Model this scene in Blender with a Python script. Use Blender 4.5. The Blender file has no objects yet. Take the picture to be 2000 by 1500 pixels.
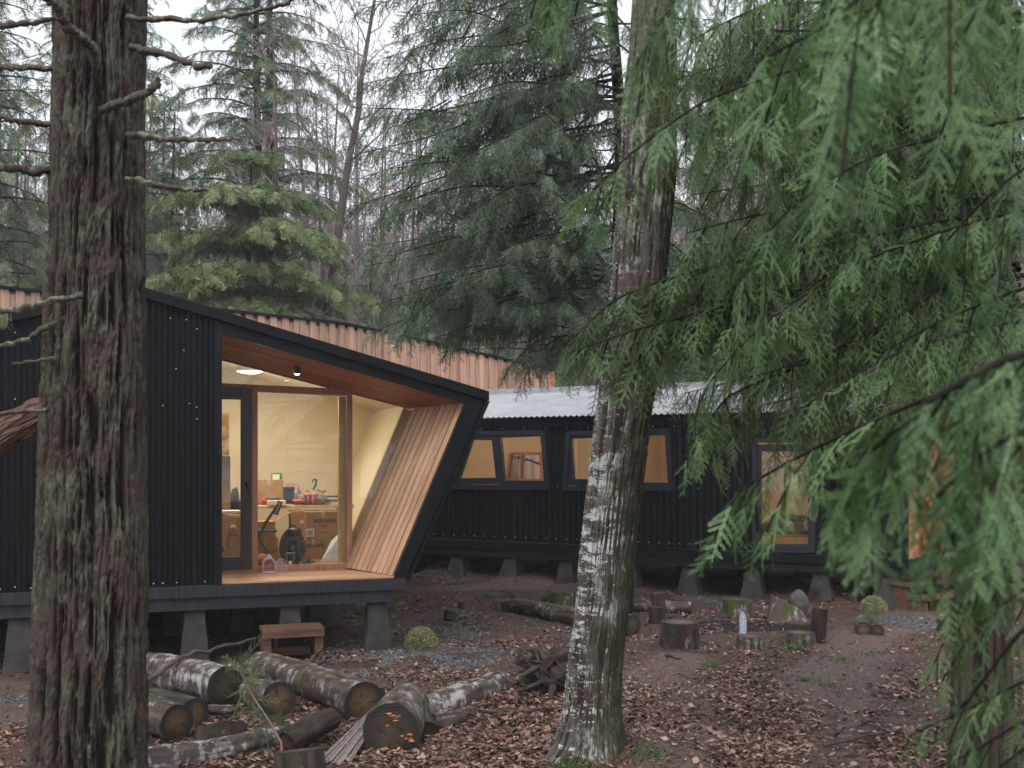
import bpy, math, random
import numpy as np
from mathutils import Vector, Matrix

# ------------------------------------------------------------------ camera, light, exposure
F = 2050.0; E = 2.05; HY = 898.0            # focal length / horizon of the 2000x1500 photograph, eye height
sc = bpy.context.scene
cam_d = bpy.data.cameras.new('camera'); cam = bpy.data.objects.new('camera', cam_d)
sc.collection.objects.link(cam); sc.camera = cam
cam.location = (0, 0, E); cam.rotation_euler = (math.radians(90), 0, 0)
cam_d.sensor_width = 44.0; cam_d.lens = 44.0 * F / 2000; cam_d.shift_y = (HY - 750) / 2000
cam_d.clip_start = 0.05; cam_d.clip_end = 2000
cam_d.dof.use_dof = True; cam_d.dof.focus_distance = 11.0; cam_d.dof.aperture_fstop = 5.6

SUN_EL, SUN_AZ = math.radians(58), math.radians(200)
world = bpy.data.worlds.new('World'); sc.world = world; world.use_nodes = True
wn = world.node_tree; bgn = wn.nodes['Background']
sky = wn.nodes.new('ShaderNodeTexSky'); sky.sky_type = 'NISHITA'; sky.sun_disc = False
sky.sun_elevation = SUN_EL; sky.sun_rotation = SUN_AZ; sky.air_density = 1.0; sky.dust_density = 6.0; sky.ozone_density = 1.0
hs = wn.nodes.new('ShaderNodeHueSaturation'); hs.inputs['Saturation'].default_value = 0.12
mxw = wn.nodes.new('ShaderNodeMix'); mxw.data_type = 'RGBA'; mxw.inputs[0].default_value = 0.62   # overcast: cloud layer evens the sky
mxw.inputs[7].default_value = (7.6, 7.9, 8.6, 1)
wn.links.new(sky.outputs[0], hs.inputs['Color']); wn.links.new(hs.outputs[0], mxw.inputs[6]); wn.links.new(mxw.outputs[2], bgn.inputs['Color'])
bgn.inputs['Strength'].default_value = 0.13
sun_d = bpy.data.lights.new('sun', 'SUN'); sun_d.energy = 0.8; sun_d.angle = math.radians(30); sun_d.color = (1.0, 0.97, 0.93)
sun = bpy.data.objects.new('sun', sun_d); sc.collection.objects.link(sun)
sun.rotation_euler = (math.radians(90) - SUN_EL, 0, math.radians(180) - SUN_AZ)
sc.view_settings.view_transform = 'Standard'; sc.view_settings.look = 'None'
sc.view_settings.exposure = 0.68; sc.view_settings.gamma = 1.0; sc.view_settings.use_curve_mapping = False
sc.cycles.use_denoising = True
sc.cycles.max_bounces = 6; sc.cycles.diffuse_bounces = 3; sc.cycles.glossy_bounces = 3; sc.cycles.transparent_max_bounces = 12
sc.cycles.caustics_reflective = False; sc.cycles.caustics_refractive = False

# ------------------------------------------------------------------ helpers
rnd = random.Random(7)
def V(*a): return np.array(a, float)
def P(px, py, d): return V((px - 1000) / F * d, d, E + (HY - py) / F * d)     # a point seen at (px, py), d metres away
def unit(v):
    v = np.asarray(v, float); return v / (np.linalg.norm(v) + 1e-12)

def _hash(i, j, k):
    n = (i * 374761393 + j * 668265263 + k * 1274126177) & 0xffffffff
    n = ((n ^ (n >> 13)) * 1274126177) & 0xffffffff
    return ((n ^ (n >> 16)) & 0xffff) / 65535.0
def vn(x, y, z=0.0):
    x, y, z = np.broadcast_arrays(np.asarray(x, float), np.asarray(y, float), np.asarray(z, float))
    i = np.floor(x).astype(np.int64); j = np.floor(y).astype(np.int64); k = np.floor(z).astype(np.int64)
    u = x - i; v = y - j; w = z - k
    u = u*u*(3-2*u); v = v*v*(3-2*v); w = w*w*(3-2*w)
    r = 0
    for a in (0, 1):
        for b in (0, 1):
            for c in (0, 1):
                r = r + _hash(i+a, j+b, k+c) * (u if a else 1-u) * (v if b else 1-v) * (w if c else 1-w)
    return r
def fbm(x, y, z=0.0, o=4):
    s = 0; a = 0.5
    for q in range(o):
        f = 2.0 ** q
        s = s + a * vn(x*f + 17.3*q, y*f + 5.1*q, np.asarray(z)*f); a *= .5
    return s
def sstep(a, b, x):
    t = np.clip((np.asarray(x, float) - a) / (b - a), 0, 1); return t*t*(3-2*t)

class MB:
    def __init__(s): s.v = []; s.n = 0; s.loops = []; s.sizes = []; s.mi = []; s.sm = []; s.at = []
    def add(s, v, f, mat=0, smooth=False, at=0.0):
        v = np.asarray(v, float).reshape(-1, 3)
        if isinstance(f, np.ndarray):
            s.loops.append((f + s.n).ravel()); m = len(f); s.sizes.append(np.full(m, f.shape[1]))
        else:
            m = len(f); s.loops.append(np.array([i + s.n for g in f for i in g])); s.sizes.append(np.array([len(g) for g in f]))
        s.mi.append(np.full(m, mat)); s.sm.append(np.full(m, smooth))
        s.at.append(np.broadcast_to(np.asarray(at, float), (len(v),)).copy())
        s.v.append(v); s.n += len(v); return s
    def box(s, c, size, ax=None, mat=0, at=0.0):
        # c centre, size full extents, ax = 3 axes (rows)
        h = np.asarray(size, float) / 2; ax = np.eye(3) if ax is None else np.asarray(ax, float)
        q = np.array([[x, y, z] for x in (-1, 1) for y in (-1, 1) for z in (-1, 1)]) * h
        return s.add(np.asarray(c, float) + q @ ax, BOXF, mat, False, at)
    def hexa(s, b, t, mat=0, at=0.0):
        # bottom quad b, top quad t (corresponding corners)
        n = len(b)
        f = [list(range(n))[::-1], list(range(n, 2*n))] + [[i, (i+1) % n, (i+1) % n + n, i + n] for i in range(n)]
        return s.add(np.vstack([b, t]), f, mat, False, at)
    def bar(s, a, b, w, h, up=(0, 0, 1), mat=0, at=0.0):
        a = np.asarray(a, float); b = np.asarray(b, float); d = unit(b - a); up = np.asarray(up, float)
        sd = unit(np.cross(d, up)); u2 = np.cross(sd, d)
        return s.box((a+b)/2, (np.linalg.norm(b-a), w, h), [d, sd, u2], mat, at)
    def tube(s, path, rad, n=8, mat=0, at=0.0, caps=True, rough=0.0, rs=3.0):
        p = np.asarray(path, float); m = len(p); r = np.broadcast_to(np.asarray(rad, float), (m,))
        t = np.gradient(p, axis=0); t /= np.linalg.norm(t, axis=1)[:, None] + 1e-9
        ref = V(0, 0, 1) if abs(t[:, 2]).mean() < .8 else V(0, 1, 0)
        a = np.cross(t, ref); a /= np.linalg.norm(a, axis=1)[:, None] + 1e-9; b = np.cross(a, t)
        th = np.arange(n) / n * 2 * np.pi
        rr = r[:, None] * np.ones((m, n))
        if rough: 
            ca, sa = np.cos(th)[None, :], np.sin(th)[None, :]
            rr = rr * (1 + rough * 2 * (fbm(ca*rs + p[:, :1]*2, sa*rs + p[:, 1:2]*2, p[:, 2:3]*3 + 3.3, 3) - .47))
        v = p[:, None, :] + rr[..., None] * (np.cos(th)[None, :, None] * a[:, None, :] + np.sin(th)[None, :, None] * b[:, None, :])
        i = np.arange(m-1)[:, None]; j = np.arange(n)[None, :]; j2 = (j + 1) % n
        f = np.stack([i*n + j, i*n + j2, (i+1)*n + j2, (i+1)*n + j], -1).reshape(-1, 4)
        s.add(v.reshape(-1, 3), f, mat, n > 4, at)
        if caps:
            s.add(v[0], [list(range(n))[::-1]], mat, False, at); s.add(v[-1], [list(range(n))], mat, False, at)
        return s
    def lathe(s, c, prof, n=24, mat=0, ax=None, at=0.0):
        prof = np.asarray(prof, float); m = len(prof); th = np.arange(n)/n*2*np.pi
        v = np.stack([prof[:, :1]*np.cos(th), prof[:, :1]*np.sin(th), prof[:, 1:2]*np.ones(n)], -1).reshape(-1, 3)
        if ax is not None: v = v @ np.asarray(ax, float)
        i = np.arange(m-1)[:, None]; j = np.arange(n)[None, :]; j2 = (j+1) % n
        f = np.stack([i*n+j, i*n+j2, (i+1)*n+j2, (i+1)*n+j], -1).reshape(-1, 4)
        return s.add(np.asarray(c, float) + v, f, mat, True, at)
    def ball(s, c, r, n=12, mat=0, ax=None, at=0.0, lump=0.0):
        r = np.broadcast_to(np.asarray(r, float), (3,)); k = n // 2 + 1
        ph = np.linspace(-np.pi/2, np.pi/2, k); th = np.arange(n)/n*2*np.pi
        v = np.stack([np.cos(ph)[:, None]*np.cos(th), np.cos(ph)[:, None]*np.sin(th), np.sin(ph)[:, None]*np.ones(n)], -1).reshape(-1, 3)
        if lump: v = v * (1 + lump*2*(fbm(v[:, 0]*2+c[0]*5, v[:, 1]*2+c[1]*5, v[:, 2]*2+c[2]*5, 3) - .45))[:, None]
        v = v * r
        if ax is not None: v = v @ np.asarray(ax, float)
        i = np.arange(k-1)[:, None]; j = np.arange(n)[None, :]; j2 = (j+1) % n
        f = np.stack([i*n+j, i*n+j2, (i+1)*n+j2, (i+1)*n+j], -1).reshape(-1, 4)
        return s.add(np.asarray(c, float) + v, f, mat, True, at)
    def build(s, name, mats, parent=None, bevel=0.0):
        me = bpy.data.meshes.new(name)
        v = np.concatenate(s.v); lp = np.concatenate(s.loops).astype(np.int32); sz = np.concatenate(s.sizes).astype(np.int32)
        org = np.zeros(3)
        me.vertices.add(len(v)); 
        if parent is None:
            org = V(v[:, 0].mean(), v[:, 1].mean(), v[:, 2].min())
        elif parent is not None:
            org = np.array(parent_world(parent))
        me.vertices.foreach_set('co', (v - org).astype(np.float32).ravel())
        me.loops.add(len(lp)); me.loops.foreach_set('vertex_index', lp)
        me.polygons.add(len(sz)); st = np.concatenate([[0], np.cumsum(sz)[:-1]]).astype(np.int32)
        me.polygons.foreach_set('loop_start', st)
        me.polygons.foreach_set('material_index', np.concatenate(s.mi).astype(np.int32))
        me.polygons.foreach_set('use_smooth', np.concatenate(s.sm).astype(bool))
        a = me.attributes.new('v', 'FLOAT', 'POINT'); a.data.foreach_set('value', np.concatenate(s.at).astype(np.float32))
        for m in (mats if isinstance(mats, (list, tuple)) else [mats]):
            me.materials.append(m)
        me.update(calc_edges=True)
        o = bpy.data.objects.new(name, me); sc.collection.objects.link(o)
        if parent is None: o.location = org
        else: o.parent = parent
        if bevel:
            b = o.modifiers.new('bevel', 'BEVEL'); b.width = bevel; b.segments = 2; b.limit_method = 'ANGLE'
        return o
BOXF = np.array([[0, 1, 3, 2], [4, 6, 7, 5], [0, 4, 5, 1], [2, 3, 7, 6], [0, 2, 6, 4], [1, 5, 7, 3]])
def parent_world(p):
    v = Vector(p.location); q = p.parent
    while q: v = v + q.location; q = q.parent
    return v
def tag(o, label=None, cat=None, group=None, kind=None):
    if label: o['label'] = label
    if cat: o['category'] = cat
    if group: o['group'] = group
    if kind: o['kind'] = kind
    return o
def thing(name, label, cat, loc, group=None, kind=None):
    o = bpy.data.objects.new(name, None); sc.collection.objects.link(o); o.location = [float(a) for a in loc]; o.empty_display_size = .2
    return tag(o, label, cat, group, kind)
def lab(o, l): o['label'] = l; return o

# ------------------------------------------------------------------ materials
class NT:
    def __init__(s, name):
        s.m = bpy.data.materials.new(name); s.m.use_nodes = True; s.t = s.m.node_tree; s.t.nodes.clear()
        s.out = s.t.nodes.new('ShaderNodeOutputMaterial'); s.tc = None
    def n(s, ty, ins=None, **kw):
        q = s.t.nodes.new('ShaderNode' + ty)
        for k, v in kw.items(): setattr(q, k, v)
        for k, v in (ins or {}).items(): s.set(q.inputs[k], v)
        return q
    def set(s, inp, v):
        if isinstance(v, bpy.types.NodeSocket): s.t.links.new(v, inp)
        elif isinstance(v, (tuple, list)) and len(v) == 3 and inp.type == 'RGBA': inp.default_value = (*v, 1)
        else: inp.default_value = v
    def pos(s):
        if not s.tc: s.tc = s.n('TexCoord').outputs['Object']
        return s.tc
    def noise(s, scale, detail=4, rough=.55, vec=None, stretch=None, off=0.0, dist=0.0):
        v = vec or s.pos()
        if stretch or off:
            v = s.n('Mapping', {'Vector': v, 'Scale': stretch or (1, 1, 1), 'Location': (off, off, off)}).outputs[0]
        return s.n('TexNoise', {'Vector': v, 'Scale': scale, 'Detail': detail, 'Roughness': rough, 'Distortion': dist}).outputs['Fac']
    def ramp(s, fac, stops):
        r = s.n('ValToRGB', {'Fac': fac}); e = r.color_ramp.elements
        while len(e) < len(stops): e.new(.5)
        for q, (p, c) in zip(e, stops): q.position = p; q.color = (*c, 1) if len(c) == 3 else c
        return r.outputs[0]
    def mask(s, fac, a, b): 
        return s.n('MapRange', {0: fac, 1: a, 2: b, 3: 0.0, 4: 1.0}).outputs[0]
    def mix(s, f, a, b, mode='MIX'):
        q = s.n('Mix', data_type='RGBA', blend_type=mode); s.set(q.inputs[0], f); s.set(q.inputs[6], a); s.set(q.inputs[7], b); return q.outputs[2]
    def math(s, op, a, b=0.0, clamp=False):
        q = s.n('Math', operation=op, use_clamp=clamp); s.set(q.inputs[0], a); s.set(q.inputs[1], b); return q.outputs[0]
    def attr(s, name='v'): return s.n('Attribute', attribute_name=name).outputs['Fac']
    def bump(s, h, st=.5, d=.01): return s.n('Bump', {'Height': h, 'Strength': st, 'Distance': d}).outputs[0]
    def pr(s, col, rough=.6, normal=None, metal=0.0, spec=.5, **k):
        ins = {'Base Color': col, 'Roughness': rough, 'Metallic': metal, 'Specular IOR Level': spec}
        if normal is not None: ins['Normal'] = normal
        ins.update(k); return s.n('BsdfPrincipled', ins).outputs[0]
    def done(s, sh): s.t.links.new(sh, s.out.inputs['Surface']); return s.m

def m_plain(name, col, rough=.6, metal=0.0, var=.15, sc_=12, bump=.15, spec=.5):
    t = NT(name); f = t.noise(sc_, 5); c2 = tuple(c*(1-var*1.6) for c in col); c1 = tuple(min(1, c*(1+var)) for c in col)
    c = t.ramp(f, [(.3, c2), (.7, c1)]); return t.done(t.pr(c, rough, t.bump(t.noise(sc_*6, 4), bump, .004), metal, spec))

def m_wood(name, d, c1, c2, rough=.55, knots=True, freq=22):
    # planks: colour varies plank to plank (attribute) and grain runs along direction d
    t = NT(name); d = tuple(unit(d)); p = t.pos()
    al = t.n('VectorMath', {0: p, 1: d}, operation='DOT_PRODUCT').outputs['Value']
    sb = t.n('VectorMath', {0: d}, operation='SCALE'); t.set(sb.inputs['Scale'], t.math('MULTIPLY', al, .94))
    v = t.n('VectorMath', {0: p, 1: sb.outputs[0]}, operation='SUBTRACT').outputs[0]
    isl = t.n('NewGeometry').outputs['Random Per Island']
    off = t.n('CombineXYZ', {0: t.math('MULTIPLY', isl, 31.0), 1: t.math('MULTIPLY', isl, 17.0), 2: 0.0}).outputs[0]
    v = t.n('VectorMath', {0: v, 1: off}, operation='ADD').outputs[0]
    g = t.noise(freq, 6, .65, vec=v, dist=1.2); g2 = t.noise(freq*4, 3, .6, vec=v)
    c = t.ramp(g, [(.28, c1), (.52, c2), (.75, tuple(min(1, q*1.25) for q in c2))])
    c = t.mix(t.mask(g2, .55, .75), c, c1, 'MIX') if knots else c
    c = t.mix(.85, c, t.ramp(isl, [(0, (.74, .69, .66)), (.5, (.95, .93, .92)), (1, (1.15, 1.15, 1.15))]), 'MULTIPLY')
    return t.done(t.pr(c, rough, t.bump(g, .25, .004)))

def m_metal_black(name, col=(.0042, .0044, .0062), rough=.42):
    t = NT(name)
    spk = t.noise(55, 3, .8); st = t.noise(3, 6, .7, stretch=(9, 9, .5))
    c = t.mix(t.mask(spk, .72, .76), col, (.09, .1, .12)); c = t.mix(t.math('MULTIPLY', t.mask(st, .58, .8), .5), c, (.07, .07, .074))
    r = t.n('MapRange', {0: t.noise(5, 5), 1: .3, 2: .7, 3: rough-.08, 4: rough+.2}).outputs[0]
    return t.done(t.pr(c, r, t.bump(t.noise(30, 4), .08, .004), 0.0, .16))

def m_bark(name, deep, mid, plate, lichen, moss=None, lt=(.55, .63), vs=.18, moss_t=(.55, .66), bump=.5, bands=None):
    # attribute v: 0 in the furrow, 1 on the plate
    t = NT(name); h = t.attr(); fine = t.noise(34, 6, .7, stretch=(1, 1, vs)); co = t.noise(7, 5, .6, stretch=(1, 1, .35))
    k = t.math('ADD', t.math('MULTIPLY', h, .75), t.math('MULTIPLY', fine, .4))
    c = t.ramp(k, [(.2, deep), (.42, mid), (.72, plate)])
    red = t.noise(5, 3, .5, stretch=(1, 1, .15), off=4.1)
    c = t.mix(t.math('MULTIPLY', t.mask(red, .5, .7), .5), c, tuple(q for q in (deep[0]*2.6, deep[1]*1.3, deep[2]*1.1)))
    lm = t.math('MULTIPLY', t.mask(t.noise(9, 6, .72, stretch=(1, 1, .5), off=9.), *lt), t.mask(k, .3, .55))
    c = t.mix(lm, c, lichen)
    if bands:
        bm = t.math('MULTIPLY', t.mask(t.noise(5.5, 7, .78, stretch=(.6, .6, 2.1), off=2.), .53, .56), t.mask(t.noise(26, 4, .7, stretch=(1.5, 1.5, .5)), .36, .44))
        zz = t.n('SeparateXYZ', {0: t.pos()}).outputs[2]
        bm = t.math('MULTIPLY', bm, t.math('MULTIPLY', t.mask(k, .2, .3), t.n('MapRange', {0: zz, 1: 1.4, 2: 3.0, 3: 1.0, 4: .25}).outputs[0]))
        nx = t.n('SeparateXYZ', {0: t.n('NewGeometry').outputs['True Normal']}).outputs[0]
        nx = t.math('ADD', nx, t.math('MULTIPLY', t.noise(3, 4, .6), .9))
        side = t.n('MapRange', {0: nx, 1: .35, 2: .0, 3: 0.0, 4: 1.0}).outputs[0]
        c = t.mix(t.math('MULTIPLY', bm, side), c, bands)
    if moss:
        mm = t.mask(t.noise(3.2, 6, .72, off=6.5), *moss_t)
        if bands: mm = t.math('MULTIPLY', t.mask(t.math('ADD', t.noise(5, 6, .75, off=6.5), t.math('MULTIPLY', nx, .22)), *moss_t), .9)
        c = t.mix(mm, c, t.ramp(t.noise(60, 3), [(.3, tuple(q*.5 for q in moss)), (.7, moss)]))
    return t.done(t.pr(c, .88, t.bump(t.math('ADD', fine, t.math('MULTIPLY', t.noise(120, 4, .7), .4)), bump, .012), 0, .25))

def m_leaf(name, c_dark, c_mid, c_light, rough=.42, trans=.3, sc_=2.2, spec=.5):
    t = NT(name); a = t.attr(); f = t.noise(sc_, 4, .6)
    k = t.math('ADD', t.math('MULTIPLY', a, .6), t.math('MULTIPLY', f, .45))
    c = t.ramp(k, [(.2, c_dark), (.5, c_mid), (.82, c_light)])
    b = t.pr(c, rough, None, 0, spec)
    tr = t.n('BsdfTranslucent', {'Color': t.mix(1.0, c, (1.0, 1.25, .55), 'MULTIPLY')}).outputs[0]
    return t.done(t.n('MixShader', {0: trans, 1: b, 2: tr}).outputs[0])

def m_emit(name, col, st):
    t = NT(name); return t.done(t.n('Emission', {'Color': col, 'Strength': st}).outputs[0])
def m_glass(name, refl=.06, tint=(1, 1, 1), rough=.0):
    t = NT(name); fr = t.n('LayerWeight', {'Blend': .22}).outputs['Fresnel']
    wav = t.bump(t.noise(.6, 1), .002, .05)
    g = t.n('BsdfGlossy', {'Roughness': rough, 'Color': (1, 1, 1), 'Normal': wav}).outputs[0]; tr = t.n('BsdfTransparent', {'Color': tint}).outputs[0]
    k = t.math('ADD', t.math('MULTIPLY', fr, .7), refl, True)
    return t.done(t.n('MixShader', {0: k, 1: tr, 2: g}).outputs[0])

def m_cut(name, cx, rim=(.02, .017, .015), core=(.16, .09, .045)):
    # sawn log end: v = distance from the pith (0) to the bark (1)
    t = NT(name); r = t.attr(); w = t.n('Math', {0: t.math('MULTIPLY', t.math('ADD', r, t.math('MULTIPLY', t.noise(9, 3), .12)), 60.0)}, operation='SINE').outputs[0]
    rad = t.noise(14, 5, .7)
    k = t.math('ADD', t.math('ADD', r, t.math('MULTIPLY', rad, .35)), t.math('MULTIPLY', w, .03))
    c = t.ramp(k, [(.1, core), (.62, tuple(q*.62 for q in core)), (.86, tuple(q*.4 for q in core)), (1.0, rim)])
    return t.done(t.pr(c, .7, t.bump(t.math('ADD', rad, w), .25, .004)))
# ------------------------------------------------------------------ planes of the two cabins
class Frame:      # local frame of a facade: t along it, z up, s inward
    def __init__(s, p0, u): 
        s.p0 = V(p0[0], p0[1], 0); s.u = unit(V(u[0], u[1], 0)); s.m = V(-s.u[1], s.u[0], 0)
        if s.m[1] < 0: s.m = -s.m
    def w(s, t, z, q=0.0): return s.p0 + s.u*t + s.m*q + V(0, 0, z)
    def px(s, x, y, q=0.0):      # photo pixel -> (t, z) on the plane q metres behind the facade
        r = V((x-1000)/F, 1, (HY-y)/F); o = s.p0 + s.m*q
        d = (o @ s.m) / (r @ s.m); p = r*d
        return ((p - s.p0) @ s.u, E + p[2])
    def wp(s, x, y, q=0.0):
        t, z = s.px(x, y, q); return s.w(t, z, q)
ZD = E - 1.25
dA = 1.25*F/(1137-HY)
FA = Frame(((433-1000)/F*dA, dA), (6100, 2050))
dB = 14.4
FB = Frame((770/F*dB, dB), (-3900, 2050))
ax3 = lambda fr: [fr.u, fr.m, V(0, 0, 1)]

def gh(x, y):       # height of the ground
    x = np.asarray(x, float); y = np.asarray(y, float)
    h = .09*(fbm(x*.35, y*.35, 1.0, 3)-.45) + .05*(fbm(x*1.3, y*1.3, 4.0, 4)-.45) + .02*(fbm(x*6, y*6, 2.0, 3)-.45)
    tb = (x-FB.p0[0])*FB.u[0] + (y-FB.p0[1])*FB.u[1]; qb = (x-FB.p0[0])*FB.m[0] + (y-FB.p0[1])*FB.m[1]
    band = np.exp(-((qb-.35)/.55)**2) * sstep(4.2, 6.4, tb) * (1-sstep(12, 14, tb))
    h = h + band * (.05 + .5*np.clip(fbm(x*1.6, y*1.6, 9.0, 4)-.30, 0, 1))
    b2 = np.exp(-((qb-.7)/.5)**2) * np.exp(-((tb-1.3)/.6)**2); h = h + .25*b2
    b3 = np.exp(-((qb-.3)/.5)**2) * np.exp(-((tb-4.3)/.7)**2); h = h + .10*b3
    ta = (x-FA.p0[0])*FA.u[0] + (y-FA.p0[1])*FA.u[1]; qa = (x-FA.p0[0])*FA.m[0] + (y-FA.p0[1])*FA.m[1]
    h = h + .16*np.exp(-((qa-1.0)/.5)**2)*np.exp(-((ta-1.5)/.5)**2)*fbm(x*3, y*3, 5.0, 3)*1.5
    h = h + .10*np.exp(-(((x-1.05)/.7)**2+((y-7.3)/.5)**2))
    r = np.sqrt(x*x + y*y)
    h = h + sstep(28, 120, y) * 23 * (.7+.5*fbm(x*.02, y*.02, 3.0, 2)) + 6*sstep(30, 90, np.abs(x+5))
    return h
def G(px, py, lift=0.0):
    d = E*F/(py-HY)
    for _ in range(6):
        x = (px-1000)/F*d; d = (E-float(gh(x, d)))*F/(py-HY)
    x = (px-1000)/F*d; return V(x, d, float(gh(x, d))+lift)
GX = lambda x, y, l=0.0: V(x, y, float(gh(x, y))+l)

# ------------------------------------------------------------------ ground
def ground():
    def axis(a, b, step, lo, hi, k):
        q = list(np.arange(a, b, step)); s = step
        while q[-1] < hi: s *= k; q.append(q[-1]+s)
        s = step
        while q[0] > lo: s *= k; q.insert(0, q[0]-s)
        return np.array(q)
    xs = axis(-6.5, 7.5, .045, -160, 160, 1.13); ys = axis(6.0, 19, .045, -25, 260, 1.10)
    X, Y = np.meshgrid(xs, ys); Z = gh(X, Y)
    near = np.exp(-np.clip(Y-6, 0, 99)/14)
    Z = Z + .018*(fbm(X*22, Y*22, 7.0, 3)-.45)*near
    nx, ny = len(xs), len(ys); i = np.arange(ny-1)[:, None]; j = np.arange(nx-1)[None, :]
    f = np.stack([i*nx+j, i*nx+j+1, (i+1)*nx+j+1, (i+1)*nx+j], -1).reshape(-1, 4)
    # v: trodden path (1) .. loose litter soil (0)
    pth = path_mask(X, Y)
    mb = MB(); mb.add(np.stack([X, Y, Z], -1), f, 0, True, pth.ravel())
    t = NT('soil'); n1 = t.noise(.9, 6, .6); n2 = t.noise(16, 6, .7); n3 = t.noise(90, 5, .7); a = t.attr()
    c = t.ramp(n2, [(.3, (.034, .020, .016)), (.55, (.072, .045, .035)), (.75, (.125, .08, .063))])
    c = t.mix(t.mask(n1, .45, .65), c, t.ramp(n2, [(.3, (.05, .025, .018)), (.7, (.125, .067, .048))]))
    c = t.mix(t.math('MULTIPLY', a, .8), c, t.ramp(n3, [(.3, (.085, .06, .05)), (.7, (.155, .117, .10))]))
    sp = t.noise(170, 3, .7); c = t.mix(t.mask(sp, .66, .7), c, (.27, .19, .15))
    gn = t.n('SeparateXYZ', {0: t.pos()}).outputs[1]
    c = t.mix(t.n('MapRange', {0: gn, 1: 24., 2: 40., 3: 0., 4: 1.}).outputs[0], c, t.ramp(n1, [(.4, (.055, .045, .038)), (.65, (.10, .08, .072))]))
    rg = t.n('MapRange', {0: n1, 1: .4, 2: .6, 3: .55, 4: .85}).outputs[0]
    m = t.done(t.pr(c, rg, t.bump(t.math('ADD', n2, t.math('MULTIPLY', n3, .6)), .7, .02), 0, .3))
    o = mb.build('ground', m); 
    tag(o, 'brown forest soil littered with dead leaves round the cabins', 'ground', None, 'structure')
def segdist(x, y, pts):
    d = np.full(np.shape(x), 1e9)
    for a, b in zip(pts[:-1], pts[1:]):
        ax, ay = a[0], a[1]; bx, by = b[0]-ax, b[1]-ay
        t = np.clip(((x-ax)*bx+(y-ay)*by)/(bx*bx+by*by), 0, 1); d = np.minimum(d, np.hypot(x-ax-t*bx, y-ay-t*by))
    return d
def path_mask(x, y):
    n = .35*(fbm(np.asarray(x)*1.1, np.asarray(y)*1.1, 2.2, 3)-.45)
    p1 = [G(1330, 1500), G(1340, 1400), G(1290, 1320), G(1330, 1285)]; p2 = [G(1560, 1520), G(1590, 1400), G(1640, 1300), G(1700, 1240), G(1800, 1200)]
    p3 = [G(1100, 1145), G(960, 1145), G(840, 1150)]
    p4 = [G(30, 1400), G(60, 1345), G(-60, 1330)]
    m = 0
    for p, w in ((p1, .42), (p2, .55), (p3, .5), (p4, .35)): m = np.maximum(m, 1-sstep(w*.5, w, segdist(x, y, p)+n))
    return m

# ------------------------------------------------------------------ common materials
WA = dict(freq=16)
M = {}
M['black'] = m_metal_black('black_sheet'); M['trim'] = m_metal_black('black_trim', (.0065, .007, .009), .5)
M['frame'] = m_plain('anthracite_frame', (.016, .018, .026), .4, 0, .1)
M['doorframe'] = m_plain('dark_brown_frame', (.032, .025, .028), .45, 0, .1)
def _beam():
    t = NT('stained_beam'); n = t.noise(5, 5, .7, stretch=(9, 9, .7)); c = t.ramp(n, [(.3, (.010, .010, .012)), (.5, (.026, .025, .030)), (.75, (.05, .047, .052))])
    return t.done(t.pr(c, .6, t.bump(n, .2, .004), 0, .3))
M['beam'] = _beam()
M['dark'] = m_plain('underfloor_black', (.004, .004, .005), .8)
M['conc'] = m_plain('pier_concrete', (.042, .036, .034), .85, 0, .35, 6, .5)
M['soffit'] = m_wood('cedar_soffit', FA.u*.957+V(0, 0, -.29), (.22, .070, .025), (.42, .155, .062), **WA)  # saturation raised: the spotlight's orange light is put into the colour
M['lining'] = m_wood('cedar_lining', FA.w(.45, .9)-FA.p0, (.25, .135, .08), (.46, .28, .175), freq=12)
M['deckA'] = m_wood('deck_boards', FA.u, (.26, .14, .075), (.46, .27, .155), **WA)
M['post'] = m_wood('window_timber', (0, 0, 1), (.20, .085, .045), (.36, .18, .10), freq=20)
M['post2'] = m_wood('lamplit_inner_post', (0, 0, 1), (.34, .2, .09), (.52, .34, .16), freq=20)  # lighter copy of the window timber, with the room's lamplight in its colour
M['batten'] = m_wood('batten_cladding', (0, 0, 1), (.30, .17, .115), (.52, .33, .235), .7, freq=8)
M['cream'] = m_plain('cream_plaster', (.66, .58, .42), .85, 0, .02, 2, .05)
M['roomfloor'] = m_wood('room_floor', FA.m, (.20, .12, .06), (.34, .2, .1))
M['orange'] = m_plain('plywood_wall', (.58, .46, .34), .7, 0, .08, 2, .05)
M['glass'] = m_glass('window_glass', .02)
M['white'] = m_plain('white_plastic', (.75, .74, .7), .5, 0, .04)
M['blackp'] = m_plain('black_plastic', (.012, .012, .014), .4)
M['lampA'] = m_emit('warm_lamp', (1, .86, .6), 16)
M['spotlamp'] = m_emit('spot_lamp', (1, .78, .5), 9)
def _tin():
    t = NT('galvanised_sheet'); n = t.noise(2.5, 6, .6, stretch=(1, 1, 1)); 
    c = t.ramp(n, [(.3, (.30, .30, .315)), (.7, (.46, .465, .48))]); return t.done(t.pr(c, .38, t.bump(t.noise(25, 3), .05, .004), .55))
M['tin'] = _tin()

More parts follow.
